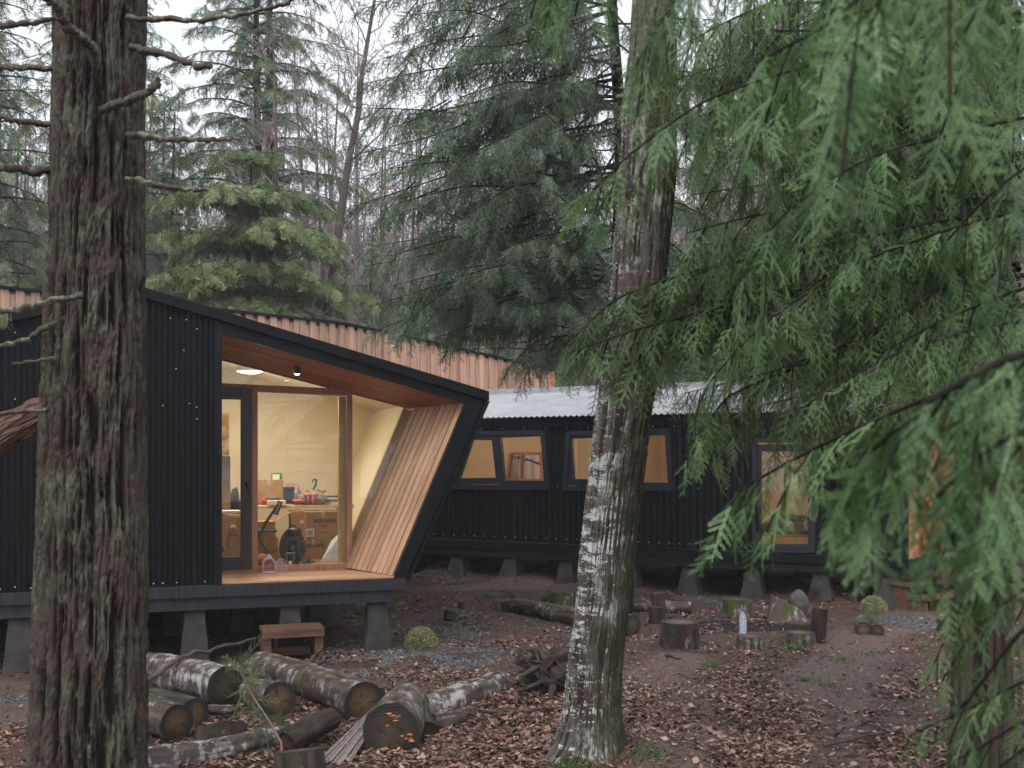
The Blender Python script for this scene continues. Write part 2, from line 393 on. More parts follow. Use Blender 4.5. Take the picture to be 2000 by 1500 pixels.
# ------------------------------------------------------------------ building pieces
def corr_wall(fr, t0, t1, bot, top, q=0.0, pitch=.076, dep=.018, holes=(), screws=(), box_prof=False, mats=None):
    mb = MB(); n = 6
    N = int((t1-t0)/pitch*n)+1; ts = t0 + np.arange(N)*pitch/n
    ph = np.arange(N)*2*np.pi/n
    off = q - dep*(.5+.5*np.sin(ph)) if not box_prof else q - dep*np.clip(.5+1.6*np.sin(ph), 0, 1)
    for i in range(N-1):
        ta, tb = ts[i], ts[i+1]; tm = (ta+tb)/2
        za, zb, ya, yb = bot(ta), bot(tb), top(ta), top(tb)
        cuts = []
        for poly in holes:
            zs = []
            for a, b in zip(poly, poly[1:]+poly[:1]):
                if (a[0]-tm)*(b[0]-tm) < 0: zs.append(a[1]+(b[1]-a[1])*(tm-a[0])/(b[0]-a[0]))
            if len(zs) >= 2: cuts.append((min(zs), max(zs)))
        cuts.sort(); lo = [(za, zb)]; hi = []
        for c in cuts: hi.append((c[0], c[0])); lo.append((c[1], c[1]))
        hi.append((ya, yb))
        for (l0, l1), (h0, h1) in zip(lo, hi):
            if h0 > l0: mb.add([fr.w(ta, l0, off[i]), fr.w(tb, l1, off[i+1]), fr.w(tb, h1, off[i+1]), fr.w(ta, h0, off[i])], [[0, 1, 2, 3]], 0, True)
    for (t, z) in screws: mb.ball(fr.w(t, z, q-dep-.003), .0075, 6, 1)
    return mb
def poly_slab(fr, pts, q0, q1, mat=0, mb=None):
    mb = mb or MB(); mb.hexa([fr.w(t, z, q1) for t, z in pts], [fr.w(t, z, q0) for t, z in pts], mat); return mb
def planks(A0, A1, B0, B1, n, nrm, th=.02, gap=.006, jit=.0):
    # n boards between the edge A0-A1 and the edge B0-B1, each running along the edges
    mb = MB(); nrm = np.asarray(nrm, float)
    for i in range(n):
        f0 = i/n; f1 = (i+1)/n; g = gap/2/max(.01, np.linalg.norm(B0-A0)); g1 = gap/2/max(.01, np.linalg.norm(B1-A1))
        j = nrm*jit*rnd.uniform(-1, 1)
        q = [A0+(B0-A0)*(f0+g), A1+(B1-A1)*(f0+g1), A1+(B1-A1)*(f1-g1), A0+(B0-A0)*(f1-g)]
        mb.hexa([p+j for p in q], [p+nrm*th+j for p in q], 0)
    return mb
def pier(fr, parent, t, q, top, w0=.20, w1=.34):
    mb = MB(); c = fr.w(t, 0, q); zb = float(gh(c[0], c[1]))-.08
    def ring(w, z): return [fr.w(t+a*w/2, z, q+b*w/2) for a, b in ((-1, -1), (1, -1), (1, 1), (-1, 1))]
    mb.hexa(ring(w1, zb), ring(w0, top), 0)
    return mb.build('pier', M['conc'], parent, .012)

# ================================================================== cabin A: gabled black cabin with the glazed recess
def cabin_a():
    root = thing('black_cabin', 'black corrugated cabin with slanted glazed porch lined in cedar, behind the thick left trunk', 'cabin', FA.w(0, 0, 2))
    B_ = root
    pk = FA.px(272, 560); tip = FA.px(952, 765); a610 = FA.px(433, 612); lf = FA.px(0, 612)
    sl = (tip[1]-pk[1])/(tip[0]-pk[0]); sL = (pk[1]-lf[1])/(pk[0]-lf[0])
    topf = lambda t: pk[1]+(t-pk[0])*sl if t > pk[0] else pk[1]+(t-pk[0])*sL
    tL = -5.2; zb = ZD-.02; DEP = 6.5
    # screws
    scr = []
    for (x, y) in [(333, 621), (385, 642), (364, 624), (29, 649), (29, 779), (318, 792), (384, 795), (370, 788), (359, 684), (344, 720), (385, 818), (29, 1147), (278, 1143), (300, 1140), (318, 1139), (345, 1138), (400, 1136), (60, 1149), (0, 1151), (-30, 700)]: scr.append(FA.px(x, y, -.03))
    mb = corr_wall(FA, tL, -.05, lambda t: zb, lambda t: topf(t)-.09, screws=scr, pitch=.056, dep=.015)
    mb.build('front_wall', [M['black'], M['white']], B_)
    # hidden walls
    mb = MB(); mb.hexa([FA.w(tL, zb, .02), FA.w(tL, zb, DEP), FA.w(tL+.1, zb, DEP), FA.w(tL+.1, zb, .02)], [FA.w(tL, topf(tL)-.1, .02), FA.w(tL, topf(tL)-.1, DEP), FA.w(tL+.1, topf(tL)-.1, DEP), FA.w(tL+.1, topf(tL)-.1, .02)])
    br = FA.px(797, 1128)
    mb.hexa([FA.w(tL+.1, zb, DEP), FA.w(br[0]-.1, zb, DEP), FA.w(br[0]-.1, zb, DEP-.1), FA.w(tL+.1, zb, DEP-.1)], [FA.w(tL+.1, topf(tL)-.1, DEP), FA.w(tip[0]-.1, tip[1]-.1, DEP), FA.w(tip[0]-.1, tip[1]-.1, DEP-.1), FA.w(tL+.1, topf(tL)-.1, DEP-.1)])
    mb.hexa([FA.w(br[0]-.12, zb, 1.0), FA.w(br[0]-.05, zb, 1.0), FA.w(br[0]-.05, zb, DEP), FA.w(br[0]-.12, zb, DEP)], [FA.w(tip[0]-.19, tip[1]-.1, 1.0), FA.w(tip[0]-.12, tip[1]-.1, 1.0), FA.w(tip[0]-.12, tip[1]-.1, DEP), FA.w(tip[0]-.19, tip[1]-.1, DEP)])
    mb.build('rear_wall', M['black'], B_)
    # corner post and portal trim
    mb = MB(); tp = 0.0; w_ = .075
    mb.hexa([FA.w(-w_, zb-.02, .02), FA.w(0, zb-.02, .02), FA.w(0, zb-.02, -.045), FA.w(-w_, zb-.02, -.045)], [FA.w(-w_, topf(-w_)-.08, .02), FA.w(0, topf(0)-.08, .02), FA.w(0, topf(0)-.08, -.045), FA.w(-w_, topf(-w_)-.08, -.045)])
    mb.build('corner_post', M['trim'], B_)
    f1 = .105
    ir = FA.px(908, 787); il = FA.px(433, 652); ib = FA.px(767, 1130)
    # roof slabs
    for nm, ta, tb in (('roof', tL-.2, pk[0]), ('roof', pk[0], tip[0])):
        za, zb_ = topf(ta), topf(tb); mb = MB()
        mb.hexa([FA.w(ta, za-f1, -.07), FA.w(tb, zb_-f1, -.07), FA.w(tb, zb_-f1, DEP+.2), FA.w(ta, za-f1, DEP+.2)], [FA.w(ta, za, -.07), FA.w(tb, zb_, -.07), FA.w(tb, zb_, DEP+.2), FA.w(ta, za, DEP+.2)])
        mb.build('roof', M['trim'], B_, .004)
    # second band under the roof edge, and the slanted right jamb
    mb = MB(); z2 = il[1]
    o1 = (tip[0]-.035, topf(tip[0])-f1-.003)
    mb.hexa([FA.w(il[0], z2, -.035), FA.w(ir[0], ir[1], -.035), FA.w(ir[0], ir[1], .03), FA.w(il[0], z2, .03)], [FA.w(0, topf(0)-f1-.002, -.035), FA.w(o1[0], o1[1], -.035), FA.w(o1[0], o1[1], .03), FA.w(0, topf(0)-f1-.002, .03)])
    b1 = FA.px(797, 1130)
    mb.hexa([FA.w(ib[0], ib[1]-.005, -.033), FA.w(b1[0]-.035, b1[1], -.033), FA.w(b1[0]-.035, b1[1], .03), FA.w(ib[0], ib[1]-.005, .03)], [FA.w(ir[0], ir[1], -.033), FA.w(o1[0], o1[1], -.033), FA.w(o1[0], o1[1], .03), FA.w(ir[0], ir[1], .03)])
    mb.build('portal_frame', M['trim'], B_, .003)
    mb = MB()   # outer side sheet of the slanted end
    mb.hexa([FA.w(b1[0]-.033, b1[1]-.01, -.06), FA.w(b1[0]+.012, b1[1]-.01, -.06), FA.w(b1[0]+.012, b1[1]-.01, DEP), FA.w(b1[0]-.033, b1[1]-.01, DEP)], [FA.w(o1[0]+.002, o1[1], -.06), FA.w(o1[0]+.047, o1[1], -.06), FA.w(o1[0]+.047, o1[1], DEP), FA.w(o1[0]+.002, o1[1], DEP)])
    mb.build('side_sheet', M['black'], B_)
    # recess: R = depth of the glazing
    R = .85
    wl = FA.px(433, 700, R); wr = FA.px(807, 797, R); wb = FA.px(675, 1107, R); wsl = FA.px(433, 1121, R)
    ssl = (wr[1]-wl[1])/(wr[0]-wl[0]); tw0 = -.55
    wl2 = (tw0, wl[1]+(tw0-wl[0])*ssl)
    il2 = (-.02, il[1])
    sof_top = il[1]
    A0 = FA.w(-.35, il[1]+.0+.35*.29, .03); A1 = FA.w(ir[0], ir[1], .03)
    B0 = FA.w(tw0, wl2[1], R); B1 = FA.w(wr[0], wr[1], R)
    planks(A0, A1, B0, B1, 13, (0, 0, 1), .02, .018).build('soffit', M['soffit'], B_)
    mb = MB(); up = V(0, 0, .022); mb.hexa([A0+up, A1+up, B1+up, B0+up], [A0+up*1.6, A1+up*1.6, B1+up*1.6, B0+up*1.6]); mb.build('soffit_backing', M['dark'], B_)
    ibz = ZD+.004
    C0 = FA.w(ib[0], ibz, .03); D0 = FA.w(wb[0], ZD+.02, R)
    nr = unit(np.cross(A1-C0, D0-C0)); nr = nr if nr @ FA.u > 0 else -nr
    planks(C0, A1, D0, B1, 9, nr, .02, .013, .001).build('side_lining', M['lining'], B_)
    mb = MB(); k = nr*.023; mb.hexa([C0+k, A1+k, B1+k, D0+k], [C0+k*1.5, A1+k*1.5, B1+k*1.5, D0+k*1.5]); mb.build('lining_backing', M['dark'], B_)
    # deck boards, slab, beams
    planks(FA.w(0.002, ZD-.02, -.02), FA.w(ib[0]+.03, ZD-.02, -.02), FA.w(-.6, ZD-.02, R-.02), FA.w(ib[0]-.25, ZD-.02, R-.02), 9, (0, 0, 1), .02, .005, .0007).build('deck', M['deckA'], B_)
    be = FA.px(800, 1140)[0]; bl = FA.px(767, 1165)[0]
    mb = MB()
    mb.hexa([FA.w(tL, ZD-.145, -.05), FA.w(be, ZD-.145, -.05), FA.w(be, ZD-.145, .0), FA.w(tL, ZD-.145, .0)], [FA.w(tL, ZD-.026, -.05), FA.w(be, ZD-.026, -.05), FA.w(be, ZD-.026, .0), FA.w(tL, ZD-.026, .0)])
    mb.build('floor_edge', M['beam'], B_, .003)
    mb = MB()
    mb.hexa([FA.w(tL, ZD-.275, -.02), FA.w(bl, ZD-.275, -.02), FA.w(bl, ZD-.275, .08), FA.w(tL, ZD-.275, .08)], [FA.w(tL, ZD-.148, -.02), FA.w(bl, ZD-.148, -.02), FA.w(bl, ZD-.148, .08), FA.w(tL, ZD-.148, .08)])
    mb.build('floor_beam', M['beam'], B_, .003)
    mb = MB()
    mb.hexa([FA.w(tL, ZD-.145, .003), FA.w(be-.1, ZD-.145, .003), FA.w(be-.1, ZD-.145, DEP), FA.w(tL, ZD-.145, DEP)], [FA.w(tL, ZD-.045, .003), FA.w(be-.1, ZD-.045, .003), FA.w(be-.1, ZD-.045, DEP), FA.w(tL, ZD-.045, DEP)])
    for q in (1.9, 3.9, 5.9): mb.hexa([FA.w(tL, ZD-.275, q), FA.w(bl, ZD-.275, q), FA.w(bl, ZD-.275, q+.1), FA.w(tL, ZD-.275, q+.1)], [FA.w(tL, ZD-.148, q), FA.w(bl, ZD-.148, q), FA.w(bl, ZD-.148, q+.1), FA.w(tL, ZD-.148, q+.1)])
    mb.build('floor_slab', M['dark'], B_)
    for x in (735, 565, 380, 200, 40):
        t = FA.px(x, 1220, .12)[0]; pier(FA, B_, t, .12, ZD-.277, .19, .31)
    for q, xs in ((1.95, (620, 470, 340, 180, 60)), (3.95, (560, 440, 330, 200)), (5.95, (540, 430, 300))):
        for x in xs: pier(FA, B_, FA.px(x, 1210, q)[0], q, ZD-.277, .19, .30)
    # glazing
    q = R+.03
    gw = FA.px
    def bar(x0, y0, x1, y1, w, h, qq=q, m='post', name='window_bar', parent=B_):
        a, b = FA.wp(x0, y0, qq), FA.wp(x1, y1, qq)
        return MB().bar(a, b, w, h, FA.m, 0).build(name, M[m], parent, .003)
    gz = thing('glazing', None, None, (0, 0, 0)); 
    for k in ('label', 'category'): 
        if k in gz: del gz[k]
    gz.parent = root; gz.location = Vector(FA.w(1, ZD, R)) - root.location
    # world-space children of gz: parent_world handles the chain
    bar(380, 753, 683, 767, .078, .055, name='transom', parent=gz)
    bar(682, 762, 682, 1107, .065, .05, name='mullion', parent=gz)
    bar(497, 762, 497, 1110, .07, .035, name='mullion', parent=gz)
    bar(380, 1118, 680, 1108.5, .10, .05, name='sill', parent=gz)
    bar(808, 801, 680, 1104, .05, .035, R+.02, name='window_bar', parent=gz)
    bar(430, 700, 804, 797, .04, .03, R+.03, name='window_bar', parent=gz)
    MB().bar(FA.wp(795, 800, R+.14), FA.wp(668, 1110, R+.14), .10, .07, FA.m).build('raking_post', M['post2'], gz, .003)
    MB().bar(FA.wp(668, 775, R+.16), FA.wp(668, 1112, R+.16), .085, .085, FA.m).build('inner_post', M['post2'], gz, .003)
    # panes
    def pane(pts, qq, parent=gz):
        c = [FA.wp(x, y, qq) for x, y in pts]; n = FA.m*.008
        return MB().hexa([p+n for p in c], c).build('pane', M['glass'], parent)
    pane([(500, 766), (680, 771), (680, 1106), (500, 1109)], R+.035)
    pane([(687, 764), (805, 802), (684, 1098)], R+.03)
    pane([(372, 688), (800, 799), (690, 764), (372, 748)], R+.035)
    # door
    dr = MB(); zt, zb2 = gw(460, 757, R)[1], gw(460, 1112, R)[1]; tR_ = gw(492, 900, R)[0]; tL_ = tR_-.86
    fw = .12; c = lambda t, z, qq: FA.w(t, z, qq)
    def rect(t0, z0, t1, z1, qa, qb, mbb): mbb.hexa([c(t0, z0, qb), c(t1, z0, qb), c(t1, z1, qb), c(t0, z1, qb)], [c(t0, z0, qa), c(t1, z0, qa), c(t1, z1, qa), c(t0, z1, qa)])
    rect(tR_-fw, zb2, tR_, zt, R-.01, R+.06, dr); rect(tL_, zb2, tL_+fw, zt, R-.01, R+.06, dr)
    rect(tL_+fw, zt-.13, tR_-fw, zt, R-.01, R+.06, dr); rect(tL_+fw, zb2, tR_-fw, zb2+.14, R-.01, R+.06, dr)
    dp = dr.build('door', M['doorframe'], root, .006)
    mb = MB(); rect(tL_+fw, zb2+.14, tR_-fw, zt-.13, R+.02, R+.03, mb); mb.build('pane', M['glass'], dp)
    mb = MB(); hx, hz = gw(481, 945, R-.02); mb.ball(FA.w(hx, hz, R-.02), (.016, .014, .03), 10)
    mb.tube([FA.w(hx, hz, R-.03), FA.w(hx+.01, hz, R-.06), FA.w(hx+.025, hz-.03, R-.065), FA.w(hx+.03, hz-.11, R-.06)], .009, 8); mb.build('handle', M['blackp'], dp)
    # room: walls, floor, ceiling
    zc = lambda t: min(topf(t)-.22, 4.2); RB = R+3.0; tr0, tr1 = -2.2, 2.6
    mb = MB()
    rs = (wr[0]-wb[0])/(wr[1]-wb[1])
    tb_, tt_ = wb[0]+.10, wr[0]+.14
    mb.add([c(tr0, ZD, RB), c(tb_, ZD, RB), c(tt_, zc(tt_)+.05, RB), c(pk[0], zc(pk[0])+.05, RB), c(tr0, zc(tr0)+.05, RB)], [[0, 1, 2, 3, 4]])
    mb.add([c(tb_, ZD, R+.06), c(tb_, ZD, RB), c(tt_, zc(tt_)+.05, RB), c(tt_, zc(tt_)+.05, R+.06)], [[0, 1, 2, 3]])
    mb.add([c(tr0, ZD, R), c(tr0, ZD, RB), c(tr0, zc(tr0), RB), c(tr0, zc(tr0), R)], [[0, 1, 2, 3]])
    mb.add([c(tr0, ZD, R+.07), c(tL_-.01, ZD, R+.07), c(tL_-.01, zc(0), R+.07), c(tr0, zc(tr0), R+.07)], [[0, 1, 2, 3]])
    mb.build('room_walls', M['cream'], B_)
    mb = MB(); mb.add([c(tr0, zc(tr0), R+.06), c(pk[0], zc(pk[0]), R+.06), c(pk[0], zc(pk[0]), RB), c(tr0, zc(tr0), RB)], [[0, 1, 2, 3]]); mb.add([c(pk[0], zc(pk[0]), R+.06), c(tt_, zc(tt_)+.02, R+.06), c(tt_, zc(tt_)+.02, RB), c(pk[0], zc(pk[0]), RB)], [[0, 1, 2, 3]])
    mb.build('room_ceiling', M['cream'], B_)
    planks(c(tr0, ZD-.03, R+.07), c(tb_, ZD-.03, R+.07), c(tr0, ZD-.03, RB), c(tb_, ZD-.03, RB), 24, (0, 0, 1), .025, .003).build('room_floor', M['roomfloor'], B_)
    # reveal left of the door in the recess
    mb = MB(); mb.hexa([c(-.35, ZD, .02), c(tw0-.1, ZD, R), c(tw0-.13, ZD, R), c(-.38, ZD, .02)], [c(-.35, topf(0), .02), c(tw0-.1, topf(0), R), c(tw0-.13, topf(0), R), c(-.38, topf(0), .02)]); mb.build('side_lining', M['lining'], B_)
    # ceiling lamp in the room
    lt, lz = FA.px(488, 737, R+1.3); lz = zc(lt)-.05
    lp = thing('ceiling_lamp', 'lit round ceiling lamp glowing above the door inside the black cabin', 'ceiling lamp', FA.w(lt, lz, R+1.3))
    MB().lathe(FA.w(lt, lz-.03, R+1.3), [(0, .05), (.17, .05), (.17, .0), (.155, -.01)], 32).build('housing', M['white'], lp)
    MB().lathe(FA.w(lt, lz-.03, R+1.3), [(0, -.03), (.09, -.028), (.153, -.006)], 32).build('diffuser', M['lampA'], lp)
    ld = bpy.data.lights.new('ceiling_lamp_light', 'AREA'); ld.shape = 'DISK'; ld.size = .3; ld.energy = LA; ld.color = (1, .86, .62)
    lo = bpy.data.objects.new('lamp_light', ld); sc.collection.objects.link(lo); lo.parent = lp; lo.location = (0, 0, -.085)
    lp2 = bpy.data.lights.new('ceiling_lamp_glow', 'POINT'); lp2.energy = LA*.55; lp2.color = (1, .86, .62); lp2.shadow_soft_size = .12
    lo2 = bpy.data.objects.new('lamp_glow', lp2); sc.collection.objects.link(lo2); lo2.parent = lp; lo2.location = (0, 0, -.35)
    # outside spotlight under the soffit
    s0 = FA.wp(580, 722, .42); s0 = V(s0[0], s0[1], s0[2])
    sp = thing('spot_light', 'small dark cylinder downlight lit under the cedar soffit', 'spotlight', s0)
    mb = MB(); mb.lathe(s0, [(0, .075), (.036, .075), (.036, -.045), (.030, -.045), (.028, -.03)], 24); mb.build('housing', M['doorframe'], sp)
    MB().lathe(s0, [(0, -.06), (.018, -.056), (.029, -.045), (.029, -.03)], 24).build('bulb', M['spotlamp'], sp)
    l3 = bpy.data.lights.new('spot_light_beam', 'SPOT'); l3.energy = 10; l3.spot_size = math.radians(95); l3.spot_blend = .6; l3.color = (1, .78, .5); l3.shadow_soft_size = .03
    o3 = bpy.data.objects.new('beam', l3); sc.collection.objects.link(o3); o3.parent = sp; o3.location = (0, 0, -.05)
    return dict(R=R, RB=RB)
LA = 25.0
LB = 42.0

# ================================================================== cabin B: long low black cabin
def cabin_b():
    root = thing('long_cabin', 'long low black corrugated cabin with a pale tin roof standing on concrete piers', 'cabin', FB.w(5, 0, 2))
    B_ = root; c = FB.w; px = FB.px
    zb = px(1767, 1089)[1]; zt = px(1150, 815)[1]; L = 13.5; DEP = 4.6
    w1 = [px(884, 950), px(920, 846), px(1062, 846), px(1072, 951)]
    w2 = [px(1104, 953), px(1111, 846), px(1307, 843), px(1311, 952)]
    w3 = [px(1475, 1072), px(1475, 860), px(1588, 860), px(1588, 1072)]
    wins = [w1, w2, w3]
    scr = []
    for x in range(848, 1760, 20):
        if not 1470 < x < 1592: scr.append((px(x, 1000)[0], zb+.075))
    for x in range(940, 1420, 42): scr.append((px(x, 1000)[0], px(1150, 835)[1]))
    for x in range(1090, 1460, 55): scr.append((px(x, 1000)[0], px(1150, 951)[1]))
    t0 = .07
    mb = corr_wall(FB, t0, L, lambda t: zb, lambda t: zt, holes=wins, screws=scr, pitch=.105, dep=.022)
    mb.build('front_wall', [M['black'], M['white']], B_)
    def rect(t0, z0, t1, z1, qa, qb, mbb, mat=0): mbb.hexa([c(t0, z0, qb), c(t1, z0, qb), c(t1, z1, qb), c(t0, z1, qb)], [c(t0, z0, qa), c(t1, z0, qa), c(t1, z1, qa), c(t0, z1, qa)], mat)
    mb = MB(); rect(-.03, zb, .065, zt, -.04, .05, mb); rect(0, zt-.14, L, zt+.0, -.045, -.025, mb); mb.build('corner_trim', M['trim'], B_, .003)
    ps = lambda pts: [px(x, y) for x, y in pts]
    for poly, glass in ((w1, [ps([(898, 934), (923, 859), (961, 860), (969, 933)]), ps([(985, 938), (978, 855), (1056, 852), (1064, 939)])]),
                 (w2, [ps([(1121, 935), (1118, 857), (1204, 853), (1204, 938)]), ps([(1213, 941), (1213, 852), (1299, 850), (1305, 943)])]),
                 (w3, [ps([(1486, 1063), (1486, 882), (1579, 882), (1579, 1063)])])):
        fr = MB()
        # outer casing around the hole
        for a, b in zip(poly, poly[1:]+poly[:1]):
            fr.bar(c(a[0], a[1], -.02), c(b[0], b[1], -.02), .07, .05, FB.m, 0)
        # sashes
        for g in glass:
            cx = sum(p[0] for p in g)/4; cz = sum(p[1] for p in g)/4
            gi = glass.index(g)*.004; out = [(p[0]+(.105 if p[0] > cx else -.105), p[1]+(.105 if p[1] > cz else -.105)) for p in g]
            for i in range(4):
                j = (i+1) % 4
                fr.hexa([c(*g[i], .06+gi), c(*g[j], .06+gi), c(*out[j], .06+gi), c(*out[i], .06+gi)], [c(*g[i], -.012-gi), c(*g[j], -.012-gi), c(*out[j], -.012-gi), c(*out[i], -.012-gi)])
        # sill flashing
        lo = sorted(poly, key=lambda p: p[1])[:2]; a, b = sorted(lo)
        fr.bar(c(a[0]-.03, a[1]-.02, -.045), c(b[0]+.03, b[1]-.02, -.045), .06, .03, FB.m)
        w = fr.build('window', M['frame'], B_)
        for g in glass:
            MB().hexa([c(*p, .028) for p in g], [c(*p, .02) for p in g]).build('pane', M['glass'], w)
    # inner liner
    hol = [px(993, 938, DEP), px(1000, 886, DEP), px(1058, 886, DEP), px(1062, 938, DEP)]
    ht0, ht1 = min(p[0] for p in hol), max(p[0] for p in hol); hz0, hz1 = hol[0][1], hol[1][1]
    mb = MB(); rise_ = px(1150, 764, 3.0)[1]-zt; ci = zt+rise_-.42; fl = zb+.02
    def wq(t0, z0, t1, z1, q): mb.add([c(t0, z0, q), c(t1, z0, q), c(t1, z1, q), c(t0, z1, q)], [[0, 1, 2, 3]])
    wq(.3, fl, ht0, ci, DEP); wq(ht1, fl, L-.1, ci, DEP); wq(ht0, fl, ht1, hz0, DEP); wq(ht0, hz1, ht1, ci, DEP)
    mb.add([c(.3, fl, .08), c(.3, fl, DEP), c(.3, ci, DEP), c(.3, ci, .08)], [[0, 1, 2, 3]]); mb.add([c(L-.1, fl, .08), c(L-.1, fl, DEP), c(L-.1, ci, DEP), c(L-.1, ci, .08)], [[0, 1, 2, 3]])
    mb.add([c(5.2, fl, .6), c(5.2, fl, DEP), c(5.2, zt, DEP), c(5.2, zt, .6)], [[0, 1, 2, 3]])
    mb.build('room_walls', M['orange'], B_)
    mb = MB(); zr = zt+.0; zr3 = zt+rise_-.12
    mb.add([c(.3, zr, .05), c(L-.1, zr, .05), c(L-.1, zr3, 3.0), c(.3, zr3, 3.0)], [[0, 1, 2, 3]]); mb.add([c(.3, zr3, 3.0), c(L-.1, zr3, 3.0), c(L-.1, zr3-.3, DEP), c(.3, zr3-.3, DEP)], [[0, 1, 2, 3]]); mb.build('room_ceiling', M['orange'], B_)
    mb = MB(); mb.add([c(.3, fl, .05), c(L-.1, fl, .05), c(L-.1, fl, DEP), c(.3, fl, DEP)], [[0, 1, 2, 3]]); mb.build('room_floor', M['roomfloor'], B_)
    mb = MB()
    for a, b in zip(hol, hol[1:]+hol[:1]): mb.bar(c(*a, DEP-.03), c(*b, DEP-.03), .06, .09, FB.m)
    mb.bar(c(*px(1022, 886, DEP), DEP-.03), c(*px(1020, 938, DEP), DEP-.03), .05, .07, FB.m)
    w = mb.build('window', M['post'], B_)
    MB().hexa([c(*p, DEP+.01) for p in hol], [c(*p, DEP) for p in hol]).build('pane', M['glass'], w)
    # outer rear skin with a hole, roof, beams
    mb = MB()
    for a in ((0, zb, ht0, ci), (ht1, zb, L, ci), (ht0, zb, ht1, hz0), (ht0, hz1, ht1, ci)): rect(*a, DEP+.02, DEP+.1, mb)
    rect(0, zb, .2, zt-.15, .06, DEP, mb)
    rect(L, zb, L+.08, zt-.02, .05, DEP, mb); 
    mb.build('rear_wall', M['black'], B_)
    rp = 3.0; rise = px(1150, 764, rp)[1]-zt
    mb = MB(); N = int((L+1.0)/.1*4); ts = -.75+np.arange(N)*.1/4; w_ = .014*np.sin(np.arange(N)*np.pi/2)
    for i in range(N-1):
        a0 = c(ts[i], zt+.02+w_[i], -.16); a1 = c(ts[i+1], zt+.02+w_[i+1], -.16); b0 = c(ts[i], zt+rise+w_[i], rp); b1 = c(ts[i+1], zt+rise+w_[i+1], rp)
        mb.add([a0, a1, b1, b0], [[0, 1, 2, 3]], 0, True)
        mb.add([b0, b1, c(ts[i+1], zt+rise+w_[i+1]-.65, 2*rp-.9), c(ts[i], zt+rise+w_[i]-.65, 2*rp-.9)], [[0, 1, 2, 3]], 0, True)
    mb.bar(c(-.76, zt+rise+.02, rp), c(L+.2, zt+rise+.02, rp), .16, .02, FB.m)
    mb.build('roof', M['tin'], B_)
    mb = MB(); mb.hexa([c(-.7, zt-.03, -.1), c(L, zt-.03, -.1), c(L, zt+rise-.08, rp), c(-.7, zt+rise-.08, rp)], [c(-.7, zt-.005, -.1), c(L, zt-.005, -.1), c(L, zt+rise-.03, rp), c(-.7, zt+rise-.03, rp)]); mb.build('eave', M['trim'], B_)
    mb = MB(); rect(-.02, zb-.135, L, zb-.004, -.055, .03, mb); mb.build('floor_edge', M['trim'], B_, .003)
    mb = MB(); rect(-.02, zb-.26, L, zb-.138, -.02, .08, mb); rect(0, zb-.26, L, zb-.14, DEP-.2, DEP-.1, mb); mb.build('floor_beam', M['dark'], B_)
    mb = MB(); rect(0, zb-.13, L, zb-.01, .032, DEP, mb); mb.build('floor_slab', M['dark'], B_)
    for x in (1740, 1605, 1472, 1348, 1232, 1110, 1000, 897): pier(FB, B_, px(x, 1130, .12)[0], .12, zb-.262, .19, .36)
    for x in (1690, 1570, 1460, 1340, 1200, 1090, 970, 860): pier(FB, B_, px(x, 1120, 2.3)[0], 2.3, zb-.262, .19, .33)
    # timber end porch beyond the corner
    ud = unit(V(.86, .5, 0)); o = c(-.03, 0, .02)
    Q = lambda s, z, dd=0: o + ud*s + V(0, 0, z) + FB.m*dd*0 + V(-ud[1], ud[0], 0)*dd
    planks(Q(0, zb-.02, 0), Q(1.75, zb-.02, 0), Q(-.1, zb-.02, .95), Q(1.65, zb-.02, .95), 8, (0, 0, 1), .022, .006).build('porch_deck', M['deckA'], B_)
    mb = MB(); mb.hexa([Q(0, zb-.2, 0), Q(1.75, zb-.2, 0), Q(1.75, zb-.2, .06), Q(0, zb-.2, .06)], [Q(0, zb-.025, 0), Q(1.75, zb-.025, 0), Q(1.75, zb-.025, .06), Q(0, zb-.025, .06)]); mb.build('porch_beam', M['beam'], B_)
    M['porch'] = m_wood('glow_tinted_red_cedar', (0, 0, 1), (.34, .10, .04), (.60, .24, .11))  # red boards; warm glow of an unbuilt spotlight is put into their colour
    planks(Q(.03, zb, .10), Q(.03, zt, .10), Q(1.3, zb, .42), Q(1.8, zt+.15, .42), 12, V(-ud[1], ud[0], 0), .02, .012).build('porch_wall', M['porch'], B_)
    mb = MB(); mb.hexa([Q(1.35, zb, -.02), Q(1.47, zb, -.02), Q(1.47, zb, 1.1), Q(1.35, zb, 1.1)], [Q(1.85, zt+.15, -.02), Q(1.97, zt+.15, -.02), Q(1.97, zt+.15, 1.1), Q(1.85, zt+.15, 1.1)]); mb.build('portal_frame', M['trim'], B_)
    pier_t = Q(1.5, 0, .3); mb = MB(); z0 = float(gh(pier_t[0], pier_t[1]))-.05
    mb.hexa([pier_t+V(a*.15, b*.15, z0) for a, b in ((-1, -1), (1, -1), (1, 1), (-1, 1))], [pier_t+V(a*.09, b*.09, zb-.2) for a, b in ((-1, -1), (1, -1), (1, 1), (-1, 1))]); mb.build('pier', M['conc'], B_)
    # wooden steps at the porch
    st = G(1830, 1188); s_ = thing('wooden_steps', 'short flight of timber steps leading up to the end porch at right', 'steps', st)
    for i in range(3):
        p = st + ud*0 + V(-ud[1], ud[0], 0)*(.28*i) + V(0, 0, .16*(i+1))
        MB().bar(p-ud*.45, p+ud*.45, .28, .04, V(0, 0, 1)).build('tread', M['oldwood'], s_, .004)
